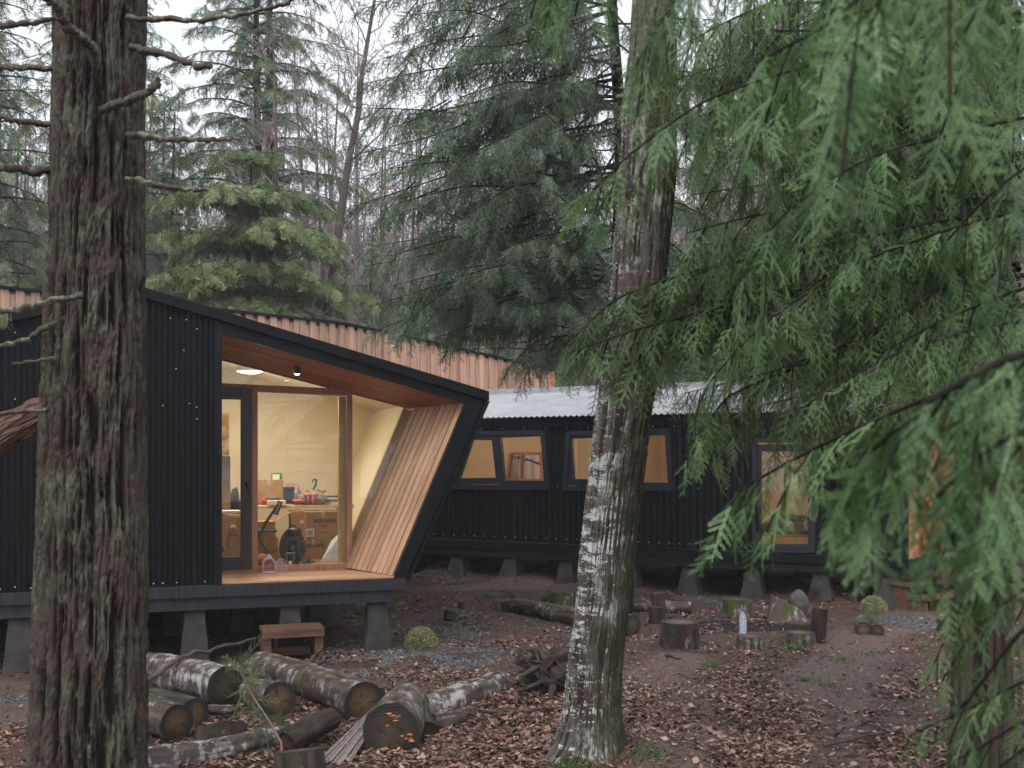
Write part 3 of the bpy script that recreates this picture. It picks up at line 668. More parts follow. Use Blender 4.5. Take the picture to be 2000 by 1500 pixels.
    for sgn in (-1, 1):
        a = st+ud*.42*sgn; mb = MB(); n_ = V(-ud[1], ud[0], 0)
        mb.hexa([a-n_*.15, a+n_*.7, a+n_*.7+ud*.04, a-n_*.15+ud*.04], [a-n_*.15+V(0, 0, .1), a+n_*.7+V(0, 0, .45), a+n_*.7+ud*.04+V(0, 0, .45), a-n_*.15+ud*.04+V(0, 0, .1)])
        mb.build('stringer', M['oldwood'], s_)
    # daybed seen through the low window
    bt, bz = px(1555, 1040, .9); bp = c(bt, zb+.02, .95)
    db = thing('daybed', 'low timber daybed with a brown cushion seen through the lowest window', 'daybed', bp)
    MB().box(bp+V(0, 0, .30), (1.9, .75, .17), ax3(FB)).build('cushion', m_plain('brown_fabric', (.16, .09, .05), .9, 0, .2, 30, .3), db, .05)
    MB().box(bp+V(0, 0, .19), (1.95, .8, .04), ax3(FB)).build('frame', M['post'], db, .004)
    for i, (a, b) in enumerate(((-.9, -.35), (.9, -.35), (.9, .35), (-.9, .35), (.3, -.35), (-.3, -.35))):
        MB().box(bp+FB.u*a+FB.m*b+V(0, 0, .085), (.05, .05, .17), ax3(FB)).build('leg', M['post'], db)
    bs = bp+FB.u*.1+FB.m*.1+V(0, 0, .42)
    tag(MB().box(bs, (.45, .3, .1), ax3(FB)).build('folded_blanket', M['blackp'], None, .03), 'dark folded blanket lying on the daybed cushion', 'blanket')
    tag(MB().box(c(*px(1145, 932, 3.2), 3.2), (.2, .2, .2), ax3(FB)).box(c(*px(1145, 925, 3.2), 3.2)+V(0, 0, .12), (.1, .12, .12), ax3(FB)).build('small_box', M['post'], None), 'small brown box seen through the centre window of the long cabin', 'box')
    sh = c(px(1145, 932, 3.2)[0], 0, 3.2); zt_ = px(1145, 932, 3.2)[1]-.12
    tb = thing('side_table', 'narrow timber table inside the long cabin behind the centre window', 'table', V(sh[0], sh[1], fl))
    MB().box(V(sh[0], sh[1], zt_), (1.1, .4, .04), ax3(FB)).build('table_top', M['post'], tb)
    for a in (-.5, .5):
        for b in (-.15, .15): MB().box(V(sh[0], sh[1], (fl+zt_)/2)+FB.u*a+FB.m*b, (.04, .04, zt_-fl-.03), ax3(FB)).build('leg', M['post'], tb)
    # lamps in the rooms
    for i, (t, lbl) in enumerate(((9.3, 'lit globe lamp on the ceiling behind the left pair of windows'), (6.3, 'lit globe lamp on the ceiling behind the centre windows'), (3.2, 'lit globe lamp on the ceiling behind the lowest window'))):
        p = c(t, zt+rise_*.5-.3, 2.0); lp = thing('ceiling_lamp', lbl, 'ceiling lamp', p)
        MB().ball(p, .09, 16).build('globe', M['lampA'], lp)
        ld = bpy.data.lights.new('globe_light', 'POINT'); ld.energy = LB; ld.color = (1, .80, .56); ld.shadow_soft_size = .12
        lo = bpy.data.objects.new('lamp_light', ld); sc.collection.objects.link(lo); lo.parent = lp; lo.location = (0, 0, -.12)

# ================================================================== building C: vertical timber parapet behind
def cabin_c():
    pts = [(-160, 543, 17.5), (0, 561, 18), (430, 605, 20), (583, 622, 20.8), (660, 631, 21.5), (760, 650, 22.5), (1075, 722, 24.5)]
    top = [P(*p) for p in pts]
    root = thing('timber_building', 'curved building clad in vertical reddish timber boards rising behind the black cabin', 'building', V(top[3][0], top[3][1]+1, 0))
    bd = MB(); cap = MB(); back = MB(); acc = 0
    for a, b in zip(top[:-1], top[1:]):
        L = np.hypot(b[0]-a[0], b[1]-a[1]); u = unit(V(b[0]-a[0], b[1]-a[1], 0)); n = V(u[1], -u[0], 0)
        if n[1] > 0: n = -n
        s = 0; 
        while s < L-.02:
            w = .24; e = min(L, s+w)
            za = a[2]+(b[2]-a[2])*s/L; ze = a[2]+(b[2]-a[2])*e/L
            def bx(s0, s1, z1, q0, q1, zb=1.0):
                p0 = V(a[0], a[1], 0)+u*s0; p1 = V(a[0], a[1], 0)+u*s1
                bd.hexa([p0+n*q1+V(0, 0, zb), p1+n*q1+V(0, 0, zb), p1+n*q0+V(0, 0, zb), p0+n*q0+V(0, 0, zb)], [p0+n*q1+V(0, 0, z1), p1+n*q1+V(0, 0, z1), p1+n*q0+V(0, 0, z1), p0+n*q0+V(0, 0, z1)])
            bx(s+.002, min(e, s+.14), za-.03, .0, .05); bx(min(e, s+.142), e, za-.10-rnd.random()*.02, -.02, .012)
            s += w
        back.hexa([V(a[0], a[1], .9)-n*.03, V(b[0], b[1], .9)-n*.03, V(b[0], b[1], .9)-n*.2, V(a[0], a[1], .9)-n*.2], [V(a[0], a[1], a[2]-.05)-n*.03, V(b[0], b[1], b[2]-.05)-n*.03, V(b[0], b[1], b[2]-.05)-n*.2, V(a[0], a[1], a[2]-.05)-n*.2])
        cap.hexa([a+n*.09-V(0, 0, .03), b+n*.09-V(0, 0, .03), b-n*.25-V(0, 0, .03), a-n*.25-V(0, 0, .03)], [a+n*.09+V(0, 0, .02), b+n*.09+V(0, 0, .02), b-n*.25+V(0, 0, .02), a-n*.25+V(0, 0, .02)])
    # close the volume behind
    e0, e1 = top[0], top[-1]
    back.hexa([V(e1[0], e1[1], .9), V(e1[0]+.1, e1[1], .9), V(e1[0]-1, e1[1]+4, .9), V(e1[0]-1.1, e1[1]+4, .9)], [V(e1[0], e1[1], e1[2]-.05), V(e1[0]+.1, e1[1], e1[2]-.05), V(e1[0]-1, e1[1]+4, e1[2]-.05), V(e1[0]-1.1, e1[1]+4, e1[2]-.05)])
    bd.build('cladding', M['batten'], root); back.build('backing_wall', M['soffit'], root); cap.build('coping', M['trim'], root)
# ------------------------------------------------------------------ logs, stumps, small things
M['oldwood'] = m_wood('weathered_step_wood', FA.u, (.045, .022, .014), (.15, .072, .045), .6, freq=14)
M['greywood'] = m_wood('grey_splinter_wood', (.5, .2, .6), (.05, .038, .034), (.20, .16, .145), .8, freq=24)
M['logbark'] = m_bark('birch_log_bark', (.02, .016, .015), (.07, .055, .05), (.15, .13, .12), (.38, .37, .36), (.06, .085, .02), lt=(.50, .56), moss_t=(.61, .68))
M['mossbark'] = m_bark('mossy_log_bark', (.02, .015, .012), (.06, .045, .036), (.13, .11, .09), (.30, .30, .28), (.075, .11, .02), lt=(.53, .60), moss_t=(.55, .64))
M['darkbark'] = m_bark('dark_log_bark', (.012, .01, .009), (.035, .027, .023), (.085, .068, .06), (.2, .2, .18), (.06, .09, .02), lt=(.62, .68), moss_t=(.60, .7))
M['cut'] = m_cut('sawn_end', 0); M['cutdark'] = m_cut('wet_sawn_end', 0, core=(.085, .05, .03)); M['cutgrey'] = m_cut('grey_sawn_top', 0, core=(.16, .12, .10)); M['cutmoss'] = m_cut('mossy_top', 0, rim=(.03, .03, .012), core=(.085, .095, .035))
M['fungus'] = m_plain('bracket_fungus', (.42, .17, .06), .8, 0, .4, 20, .3)
M['rootw'] = m_plain('rotten_root', (.045, .032, .026), .9, 0, .5, 12, 1.0)

def log(name, label, path, rad, bark='logbark', cut='cut', rough=.15, n=28, group=None, cat='log', seg=16, ends=(1, 1), squash=1.0, fun=()):
    path = [np.asarray(p, float) for p in path]
    # resample
    k = len(path); tt = np.linspace(0, k-1, seg*(k-1)+1); P_ = np.array([path[min(int(t), k-2)]*(1-(t-min(int(t), k-2)))+path[min(int(t), k-2)+1]*(t-min(int(t), k-2)) for t in tt])
    if k > 2:
        for _ in range(seg): P_[1:-1] = (P_[:-2]+P_[1:-1]*2+P_[2:])/4
    r = np.interp(tt, np.arange(k), rad if hasattr(rad, '__len__') else [rad]*k)
    m = len(P_); t = np.gradient(P_, axis=0); t /= np.linalg.norm(t, axis=1)[:, None]
    ref = V(0, 0, 1) if abs(t[:, 2]).mean() < .8 else V(0, 1, 0)
    a = np.cross(t, ref); a /= np.linalg.norm(a, axis=1)[:, None]; b = np.cross(a, t)
    th = np.arange(n)/n*2*np.pi; ca, sa = np.cos(th), np.sin(th); sd = rnd.random()*50
    L = np.linalg.norm(np.diff(P_, axis=0), axis=1); cl = np.concatenate([[0], np.cumsum(L)])
    nz = fbm(ca[None]*1.5+sd, sa[None]*1.5, cl[:, None]*2+sd, 4)-.47; nf = fbm(ca[None]*6+sd, sa[None]*6, cl[:, None]*5, 3)
    rr = r[:, None]*(1+rough*2*nz+rough*.7*(nf-.45))
    if squash != 1: b = b*squash
    v = P_[:, None]+rr[..., None]*(ca[None, :, None]*a[:, None]+sa[None, :, None]*b[:, None])
    i = np.arange(m-1)[:, None]; j = np.arange(n)[None]; j2 = (j+1) % n
    f = np.stack([i*n+j, i*n+j2, (i+1)*n+j2, (i+1)*n+j], -1).reshape(-1, 4)
    z0 = v[..., 2].min(); cen = P_.mean(0)
    root = thing(name, label, cat, (cen[0], cen[1], z0), group)
    MB().add(v.reshape(-1, 3), f, 0, True, np.clip(nf*1.6-.3, 0, 1).ravel()).build('bark', M[bark], root)
    for e, on in zip((0, m-1), ends):
        if not on: continue
        mb = MB(); c = P_[e]; rg = v[e]; K = 7; vs = []; at = []
        for q in range(K+1):
            fq = q/K; vs.append(c+(rg-c)*fq*(.985 if q < K else 1)+t[e]*(1 if e else -1)*(.004*(1-fq)+.003*math.sin(q*2.1))); at += [fq]*n
        vv = np.vstack(vs); ff = []
        i2 = np.arange(K)[:, None]; f2 = np.stack([i2*n+j, i2*n+j2, (i2+1)*n+j2, (i2+1)*n+j], -1).reshape(-1, 4)
        at = np.array(at).reshape(K+1, n)
        for _ in range(5):
            j_ = rnd.randrange(n); at[1:rnd.randrange(3, K), j_] += .5
        at = at.ravel()
        mb.add(vv, f2, 0, True, np.array(at)); mb.build('cut_face', M[cut], root)
    for (p, s_) in fun:
        for _ in range(9): MB().ball(np.asarray(p)+V(rnd.gauss(0, s_), rnd.gauss(0, s_*.3)-.005, rnd.gauss(0, s_*.5)), (rnd.uniform(.01, .026), .018, .006), 8, 0, None, 0, .3).build('fungus', M['fungus'], root)
    return root

def logs():
    lg = 'cut logs heaped in front of the black cabin'
    Q = lambda x, y, d: P(x, y, d)
    log('log', 'thick grey log with a dark sawn end at the back of the heap', [Q(180, 1290, 10.0), Q(290, 1313, 9.6), Q(330, 1315, 9.25), Q(440, 1342, 8.75)], [.17, .18, .17, .175], cut='cutdark', group=lg)
    log('log', 'sawn log with a brown face lowest at left beside the thick trunk', [Q(150, 1345, 8.9), Q(250, 1378, 8.2), Q(345, 1411, 7.75)], [.13, .13, .135], bark='mossbark', group=lg)
    log('log', 'round log end tucked just behind the brown-faced log at left', [Q(230, 1350, 9.2), Q(378, 1398, 8.1)], [.125, .13], bark='darkbark', group=lg)
    log('log', 'short log with a round brown face in the middle of the heap', [Q(470, 1350, 9.2), Q(545, 1367, 8.4)], [.13, .14], bark='mossbark', group=lg)
    log('log', 'long pale log with bright green moss running back towards the step stool', [Q(505, 1305, 10.0), Q(600, 1330, 9.3), Q(712, 1373, 8.3)], [.155, .165, .17], bark='mossbark', group=lg, seg=20)
    log('log', 'thin round log end poking out behind the mossy log', [Q(700, 1345, 9.0), Q(742, 1355, 8.7)], [.05, .05], group=lg)
    log('log_section', 'flat dark log section standing upright with leaves on top', [Q(434, 1460, 7.5), Q(434, 1418, 7.55)], [.18, .175], bark='darkbark', cut='cutdark', group=lg, ends=(0, 1), seg=8)
    log('log', 'long white-barked log curving along the bottom of the heap', [Q(255, 1492, 7.0), Q(380, 1478, 7.2), Q(470, 1460, 7.35), Q(545, 1438, 7.6)], [.095, .10, .10, .095], group=lg)
    log('log', 'thin pale log at the very bottom left under the white log', [Q(230, 1500, 6.9), Q(350, 1503, 6.9)], [.035, .03], group=lg, n=16)
    log('log', 'forked dark branch log with a sawn face pointing at the viewer', [Q(560, 1452, 7.35), Q(600, 1425, 7.5), Q(650, 1403, 7.7)], [.085, .095, .08], bark='darkbark', group=lg)
    log('stump', 'dark grey upright block cut off by the bottom edge of the picture', [Q(586, 1550, 6.7), Q(586, 1500, 6.7), Q(584, 1466, 6.72)], [.165, .16, .155], bark='darkbark', cut='cutdark', group=lg, ends=(0, 1), seg=8)
    log('log', 'short white scrap of wood lying between the heaped logs', [Q(410, 1386, 8.3), Q(458, 1386, 8.2)], [.04, .038], group=lg, n=16)
    f = Q(790, 1405, 7.6)
    log('log', 'big leaning log butt with orange fungus and a black sawn face', [Q(795, 1385, 8.1), Q(764, 1436, 7.35)], [.18, .205], bark='mossbark', cut='cutdark', group=lg, squash=1.15, fun=[(Q(765, 1402, 7.28), .045), (Q(800, 1440, 7.3), .03), (Q(780, 1470, 7.25), .025)])
    mb = MB(); 
    log('log', 'wedge of bare grey split wood rising behind the fungus log', [Q(775, 1362, 8.1), Q(800, 1395, 8.0), Q(828, 1440, 7.7)], [.08, .15, .12], bark='darkbark', cut='cutdark', group=lg)
    log('log', 'white and moss patched log slanting away to the right of the heap', [Q(790, 1400, 8.3), Q(870, 1375, 8.65), Q(973, 1340, 9.3)], [.10, .12, .13], group=lg, seg=20)
    log('log', 'thin pale rotting log lying in front of the white patched log', [Q(845, 1404, 8.1), Q(930, 1388, 8.4)], [.04, .035], group=lg, n=16)
    log('log', 'dark half-buried log among the leaves right of the fungus log', [Q(820, 1428, 7.9), Q(908, 1405, 8.1)], [.05, .04], bark='darkbark', group=lg, n=16)
    # splintered slab
    mb = MB()
    a, b = Q(650, 1490, 7.0), Q(742, 1378, 7.9)
    for i in range(9):
        o = V((i-4)*.017, rnd.uniform(-.02, .02), rnd.uniform(-.015, .015)); e = rnd.uniform(-.12, .12)
        mb.hexa([a+o*1.4+V(-.012, 0, 0), a+o*1.4+V(.012, 0, 0), a+o*1.4+V(.012, .05, 0), a+o*1.4+V(-.012, .05, 0)], [b+o*.5+(b-a)*e+V(-.005, 0, 0), b+o*.5+(b-a)*e+V(.005, 0, 0), b+o*.5+(b-a)*e+V(.005, .02, 0), b+o*.5+(b-a)*e+V(-.005, .02, 0)])
    tag(mb.build('split_plank', M['greywood']), 'weathered splintered plank leaning against the fungus log', 'plank')
    # sticks
    def stick(label, pts, r, n=8, name='stick', m='twig'):
        pts = [np.asarray(p) for p in pts]; k = len(pts); tt = np.linspace(0, k-1, 5*(k-1)+1)
        pp = np.array([np.array([np.interp(t, range(k), [p[c] for p in pts]) for c in range(3)]) for t in tt]); pp[1:-1] += np.array([[rnd.gauss(0, r*.5) for _ in range(3)] for _ in pp[1:-1]])
        return tag(MB().tube(pp, np.linspace(r, r*.55, len(pp)), n, rough=.15, rs=2).build(name, M[m]), label, 'stick')
    stick('long bare curved branch propped over the log heap up to the step stool', [Q(283, 1332, 8.6), Q(350, 1290, 9.0), Q(400, 1270, 9.3), Q(498, 1247, 10.1)], .024)
    stick('curved dark stick standing beside the right leg of the step stool', [Q(590, 1300, 10), Q(610, 1290, 9.9), Q(627, 1262, 9.9)], .03)
    stick('short lichen-spotted stick lying under the step stool', [G(604, 1306, .02), G(645, 1288, .03)], .028)
    stick('long grey stick on the leaves left of the birch trunk', [G(930, 1392, .03), G(1010, 1396, .03), G(1096, 1388, .03)], .013)
    stick('second thin stick crossing the long grey one', [G(925, 1410, .02), G(990, 1400, .03), G(1060, 1392, .03)], .010)
    stick('dark stick lying across the bare path at lower right', [G(1608, 1462, .02), G(1680, 1450, .03), G(1760, 1430, .03)], .012)
    stick('short thick stick on the bare path at right', [G(1685, 1416, .02), G(1720, 1414, .02)], .016)
    stick('short pale stub of wood on the bare path', [G(1632, 1436, .015), G(1648, 1428, .015)], .012)
    stick('thin bent twig in the leaf strip between the paths', [G(1412, 1442, .01), G(1440, 1448, .03), G(1480, 1478, .02)], .007)
    stick('thin stick near the cut log circle at left of the bottle', [G(1298, 1283, .015), G(1330, 1288, .015)], .022)
    stick('pale stick lying on gravel near the green sapling', [G(858, 1297, .01), G(890, 1290, .01)], .012)
    stick('rusty stick on the brown soil far left', [G(30, 1440, .01), G(66, 1428, .02)], .012)
    stick('twig lying on leaves in front of the forked logs', [G(865, 1456, .01), G(955, 1455, .01)], .008)
    # small loose twigs
    tw = MB()
    rr = random.Random(5)
    for _ in range(420):
        x = rr.uniform(-60, 1950); y = 1200+300*rr.random()**.6 if rr.random() < .8 else rr.uniform(1130, 1230); p = G(x, y, .006); a = rr.uniform(0, 6.28); L = rr.uniform(.05, .28); d = V(math.cos(a), math.sin(a), 0)*L
        q1 = p+d; q1[2] = float(gh(q1[0], q1[1]))+.012; mid = (p+q1)/2+V(rr.gauss(0, .015), rr.gauss(0, .015), .008)
        tw.tube([p, mid, q1], [.004, .003, .0015], 4, caps=False)
    tag(tw.build('fallen_twigs', M['twig']), 'small dead twigs scattered over the forest floor', 'twigs', None, 'stuff')
    # long mossy fallen log in the middle ground
    log('fallen_log', 'long dark fallen log passing behind the birch trunk base', [Q(985, 1180, 14.4), Q(1030, 1186, 14.0), Q(1119, 1205, 13.0), Q(1236, 1222, 12.2)], [.07, .11, .12, .13], bark='mossbark', cut='cutdark')
    rm = MB(); r2 = random.Random(3)
    c0 = Q(1000, 1180, 14.6)
    for _ in range(70):
        q_ = c0+V(r2.gauss(.2, .3), r2.gauss(0, .15), r2.gauss(-.03, .03)); e = q_+V(r2.gauss(0, .14), r2.gauss(0, .12), r2.gauss(.02, .07)); rm.tube([q_, (q_+e)/2+V(r2.gauss(0, .03), 0, r2.gauss(.02, .03)), e], [.010, .007, .003], 5)
    tag(rm.build('root_tangle', M['rootw']), 'tangle of thin dead roots at the far end of the fallen log', 'roots')
    # block stumps
    log('stump', 'squat mossy block stump behind the fallen log left of the birch', [Q(1096, 1200, 14.2), Q(1096, 1156, 14.2)], [.165, .16], bark='mossbark', cut='cutdark', ends=(0, 1), seg=8)
    log('stump', 'small broken black stump beside the green sapling', [Q(886, 1212, 13.5), Q(886, 1190, 13.5)], [.14, .12], bark='darkbark', cut='cutdark', ends=(0, 1), seg=8)
    log('stump', 'narrow jagged black stub beside the small broken stump', [Q(903, 1206, 13.6), Q(900, 1176, 13.6)], [.06, .04], bark='darkbark', cut='cutdark', ends=(0, 1), seg=8)
    sg = 'log seats set round the fire patch'
    def stump(label, xc, wpx, top, bot, bark='darkbark', cut='cutgrey', flare=1.12, lean=0, **k):
        d = G(xc, bot)[1]; d2 = d+wpx/2/F*d*.9
        r = wpx/2/F*d2
        return log('stump', label, [Q(xc, bot+6, d2), Q(xc+lean*.5, (top+bot)/2, d2), Q(xc+lean, top+wpx*.10, d2)], [r*flare, r, r*.97], bark, cut, .09, 28, sg, 'stump', 8, (0, 1), **k)
    stump('wide grey-topped stump seat left of the bottle', 1328, 76, 1207, 1268)
    stump('moss-topped round stump behind the water bottle', 1436, 60, 1164, 1208, 'mossbark', 'cutmoss', 1.0)
    stump('low sawn stump carrying the water bottle', 1464, 50, 1237, 1268, 'mossbark', 'cutgrey', 1.0)
    stump('low dark stump behind the pale slab stump', 1558, 50, 1212, 1245, 'darkbark', 'cutdark', 1.0)
    stump('pale wide slab stump in front of the upright broken one', 1562, 60, 1229, 1262, 'mossbark', 'cutgrey', 1.0)
    stump('tall narrow dark stump under the black timber block', 1283, 34, 1182, 1218, 'darkbark', 'cutdark', 1.05)
    b = G(1286, 1214); tp = Q(1286, 1183, b[1]+.12)
    tag(MB().box(V(tp[0], tp[1], tp[2]+.085), (.155, .16, .17)).build('timber_block', M['rootw'], None, .012), 'black squared timber block standing on the narrow stump', 'block')
    stump('upright broken split stump right of the slab seat', 1597, 32, 1185, 1256, 'darkbark', 'cutdark', .85, lean=6)
    # slanted-cut stump
    mb = MB(); d = float(G(1542, 1219)[1])+.25; cx = (1542-1000)/F*d; th = np.arange(28)/28*2*np.pi
    zb = E+(HY-1219)/F*d
    v0 = np.stack([cx+np.cos(th)*.30, d+np.sin(th)*.25, np.full(28, zb)], -1)
    v1 = np.stack([cx-.02+np.cos(th)*.20, d+.05+np.sin(th)*.18, zb+.27-np.cos(th)*.11], -1)
    rt = thing('stump', 'flared stump cut at a slant with mossy sides', 'stump', (cx, d, zb), sg)
    nz = 1+.12*(fbm(np.cos(th)*3, np.sin(th)*3, 1, 3)-.4)
    rings = [v0*[1, 1, 1]]
    for f in (.15, .35, .6, .85, 1): 
        w = f**.55; rings.append(v0*(1-w)+v1*w+(v0-v0.mean(0))*0); rings[-1][:, 2] = (v0*(1-f)+v1*f)[:, 2]
    vv = np.vstack(rings); jj = np.arange(28)[None]; ii = np.arange(5)[:, None]; j2 = (jj+1) % 28
    MB().add(vv, np.stack([ii*28+jj, ii*28+j2, (ii+1)*28+j2, (ii+1)*28+jj], -1).reshape(-1, 4), 0, True, .5).build('bark', M['mossbark'], rt)
    mb = MB(); cc = v1.mean(0); mb.add(np.vstack([v1, cc[None]]), [[i, (i+1) % 28, 28] for i in range(28)], 0, False, np.array([1]*28+[0])); mb.build('cut_face', M['cutgrey'], rt)
    mb = MB().ball(Q(1560, 1180, 13.8), (.14, .13, .17), 14, lump=.35); tag(mb.build('boulder', m_plain('lichen_rock', (.075, .075, .066), .9, 0, .4, 10, .8)), 'grey rounded rock standing behind the slant-cut stump', 'rock')
    log('log', 'left one of two short logs lying side by side on the path', [Q(1682, 1214, 13.0), Q(1686, 1230, 12.2)], [.088, .09], bark='mossbark', group=sg, seg=10)
    log('log', 'right one of two short logs lying side by side on the path', [Q(1696, 1214, 13.0), Q(1713, 1233, 12.15)], [.075, .078], bark='darkbark', cut='cutdark', group=sg, seg=10)
    log('fallen_log', 'low rotten beam lying behind the log seats', [Q(1225, 1182, 14.2), Q(1350, 1187, 14.0)], [.085, .08], bark='mossbark', cut='cutdark')
    tag(MB().box(G(1225, 1200, .0)+V(0, 0, 0), (.01, .01, .01)).tube([G(1262, 1224, .03), G(1275, 1200, .2)], [.02, .015], 8).build('stick', M['twig']), 'short stick leaning on the stump under the timber block', 'stick')
    # root clump
    mb = MB(); r3 = random.Random(12); c0 = G(1072, 1350, .10)
    mb.ball(c0+V(.05, .05, -.02), (.20, .14, .12), 40, lump=1.6); mb.ball(c0+V(.06, .3, .06), (.2, .16, .14), 40, lump=1.6)
    for (ex, ey, dd, r) in ((1012, 1272, 9.3, .05), (1030, 1268, 9.4, .04), (1050, 1290, 9.4, .05), (1022, 1320, 9.1, .05), (1015, 1350, 9.0, .04), (1090, 1290, 9.6, .05), (1110, 1330, 9.3, .05), (1100, 1312, 9.2, .03), (1075, 1372, 8.8, .035), (1000, 1338, 9.3, .03)):
        e = Q(ex, ey, dd); m_ = (c0+e)/2+V(r3.gauss(0, .04), 0, r3.gauss(0, .03)); mb.tube([c0, m_, (m_+e)/2+V(r3.gauss(0, .03), 0, r3.gauss(0, .03)), e], [r*1.1, r*.8, r*.6, r*.4], 11, rough=.9, rs=6)
    for _ in range(80):
        a = r3.uniform(0, 6.28); q_ = c0+V(r3.gauss(0, .1), r3.gauss(.05, .08), r3.gauss(.04, .05)); e = q_+V(math.cos(a)*.22, math.sin(a)*.15, r3.uniform(-.08, .2)); m_ = (q_+e)/2+V(r3.gauss(0, .03), 0, r3.gauss(.02, .03)); mb.tube([q_, m_, e], [.014, .010, .004], 6, rough=.8, rs=6)
    tag(mb.build('root_clump', M['rootw']), 'dark upturned clump of rotten roots left of the birch trunk', 'roots')
    # step stool
    sp = G(563, 1296); st = thing('step_stool', 'low brown wooden step stool under the edge of the black cabin', 'stool', sp)
    u, m_ = FA.u, FA.m; W = .62; H = .33; zt = sp[2]+H; c0 = V(sp[0], sp[1]+.16, 0)
    for i in range(3):
        MB().box(c0+m_*(i-1)*.118+V(0, 0, zt), (W, .114, .045), [u, m_, V(0, 0, 1)]).build('board', M['oldwood'], st, .004)
    MB().box(c0-m_*.17+V(0, 0, zt-.03), (W-.004, .022, .075), ax3(FA)).build('front_rail', M['oldwood'], st, .004)
    for s_ in (-1, 1): MB().box(c0+u*s_*(W/2-.05)+V(0, 0, sp[2]+H/2-.04), (.085, .30, H-.05), ax3(FA)).build('leg', M['oldwood'], st, .004)
    MB().box(c0+m_*.1+V(0, 0, sp[2]+.08), (W-.2, .03, .08), ax3(FA)).build('brace', M['oldwood'], st)
    # bottle
    bp = Q(1451, 1246, 11.85); bt = thing('water_bottle', 'clear plastic water bottle with a blue cap standing on a low stump', 'bottle', bp)
    t = NT('clear_plastic'); pl = t.n('BsdfPrincipled', {'Base Color': (.75, .82, .9, 1), 'Roughness': .12, 'Transmission Weight': .0, 'Alpha': .26}).outputs[0]; mp = t.done(pl)
    prof = [(0, 0), (.032, 0), (.043, .008), (.044, .06)]
    for i in range(8): prof += [(.041, .07+i*.016), (.0445, .078+i*.016)]
    prof += [(.044, .21), (.040, .235), (.028, .268), (.016, .29), (.0145, .305)]
    MB().lathe(bp, prof, 28).build('body', mp, bt)
    MB().lathe(bp, [(0, .327), (.0165, .326), (.017, .303), (.014, .303)], 20).build('cap', m_plain('blue_cap', (.03, .10, .45), .4), bt)
    t = NT('water'); mw = t.done(t.n('BsdfPrincipled', {'Base Color': (.7, .78, .85, 1), 'Roughness': .05, 'Alpha': .25}).outputs[0])
    MB().lathe(bp, [(0, .004), (.040, .006), (.041, .205), (0, .205)], 24).build('water', mw, bt)
    # fire patch
    c = G(1430, 1222); mb = MB(); r4 = random.Random(8)
    for _ in range(900):
        a = r4.uniform(0, 6.28); q = math.sqrt(r4.random()); x = c[0]+math.cos(a)*q*.55+q*q*.1; y = c[1]+math.sin(a)*q*.42; s_ = r4.uniform(.006, .022)
        mb.ball(V(x, y, float(gh(x, y))+.004), (s_*1.5, s_, s_*.6), 6)
    tag(mb.build('charcoal', m_plain('charcoal', (.012, .012, .013), .9)), 'black charcoal remains of a campfire among the stumps', 'charcoal', None, 'stuff')

# ------------------------------------------------------------------ things inside and on the porch of the black cabin
def text_mesh(name, s, size, fr, t, z, q, parent, mat, shear=.25):
    cu = bpy.data.curves.new(name, 'FONT'); cu.body = s; cu.size = size; cu.shear = shear; cu.extrude = .001; cu.offset = size*.02; cu.align_x = 'CENTER'
    o = bpy.data.objects.new(name, cu); sc.collection.objects.link(o); bpy.context.view_layer.update()
    me = bpy.data.meshes.new_from_object(o.evaluated_get(bpy.context.evaluated_depsgraph_get())); bpy.data.objects.remove(o)
    n = len(me.vertices); co = np.zeros(n*3); me.vertices.foreach_get('co', co); co = co.reshape(-1, 3)
    w = np.array([fr.w(t+a, z+b, q-c_) for a, b, c_ in co]) - np.array(parent_world(parent))
    me.vertices.foreach_set('co', w.ravel()); me.materials.clear(); me.materials.append(mat); me.update()
    r = bpy.data.objects.new(name, me); sc.collection.objects.link(r); r.parent = parent; return r

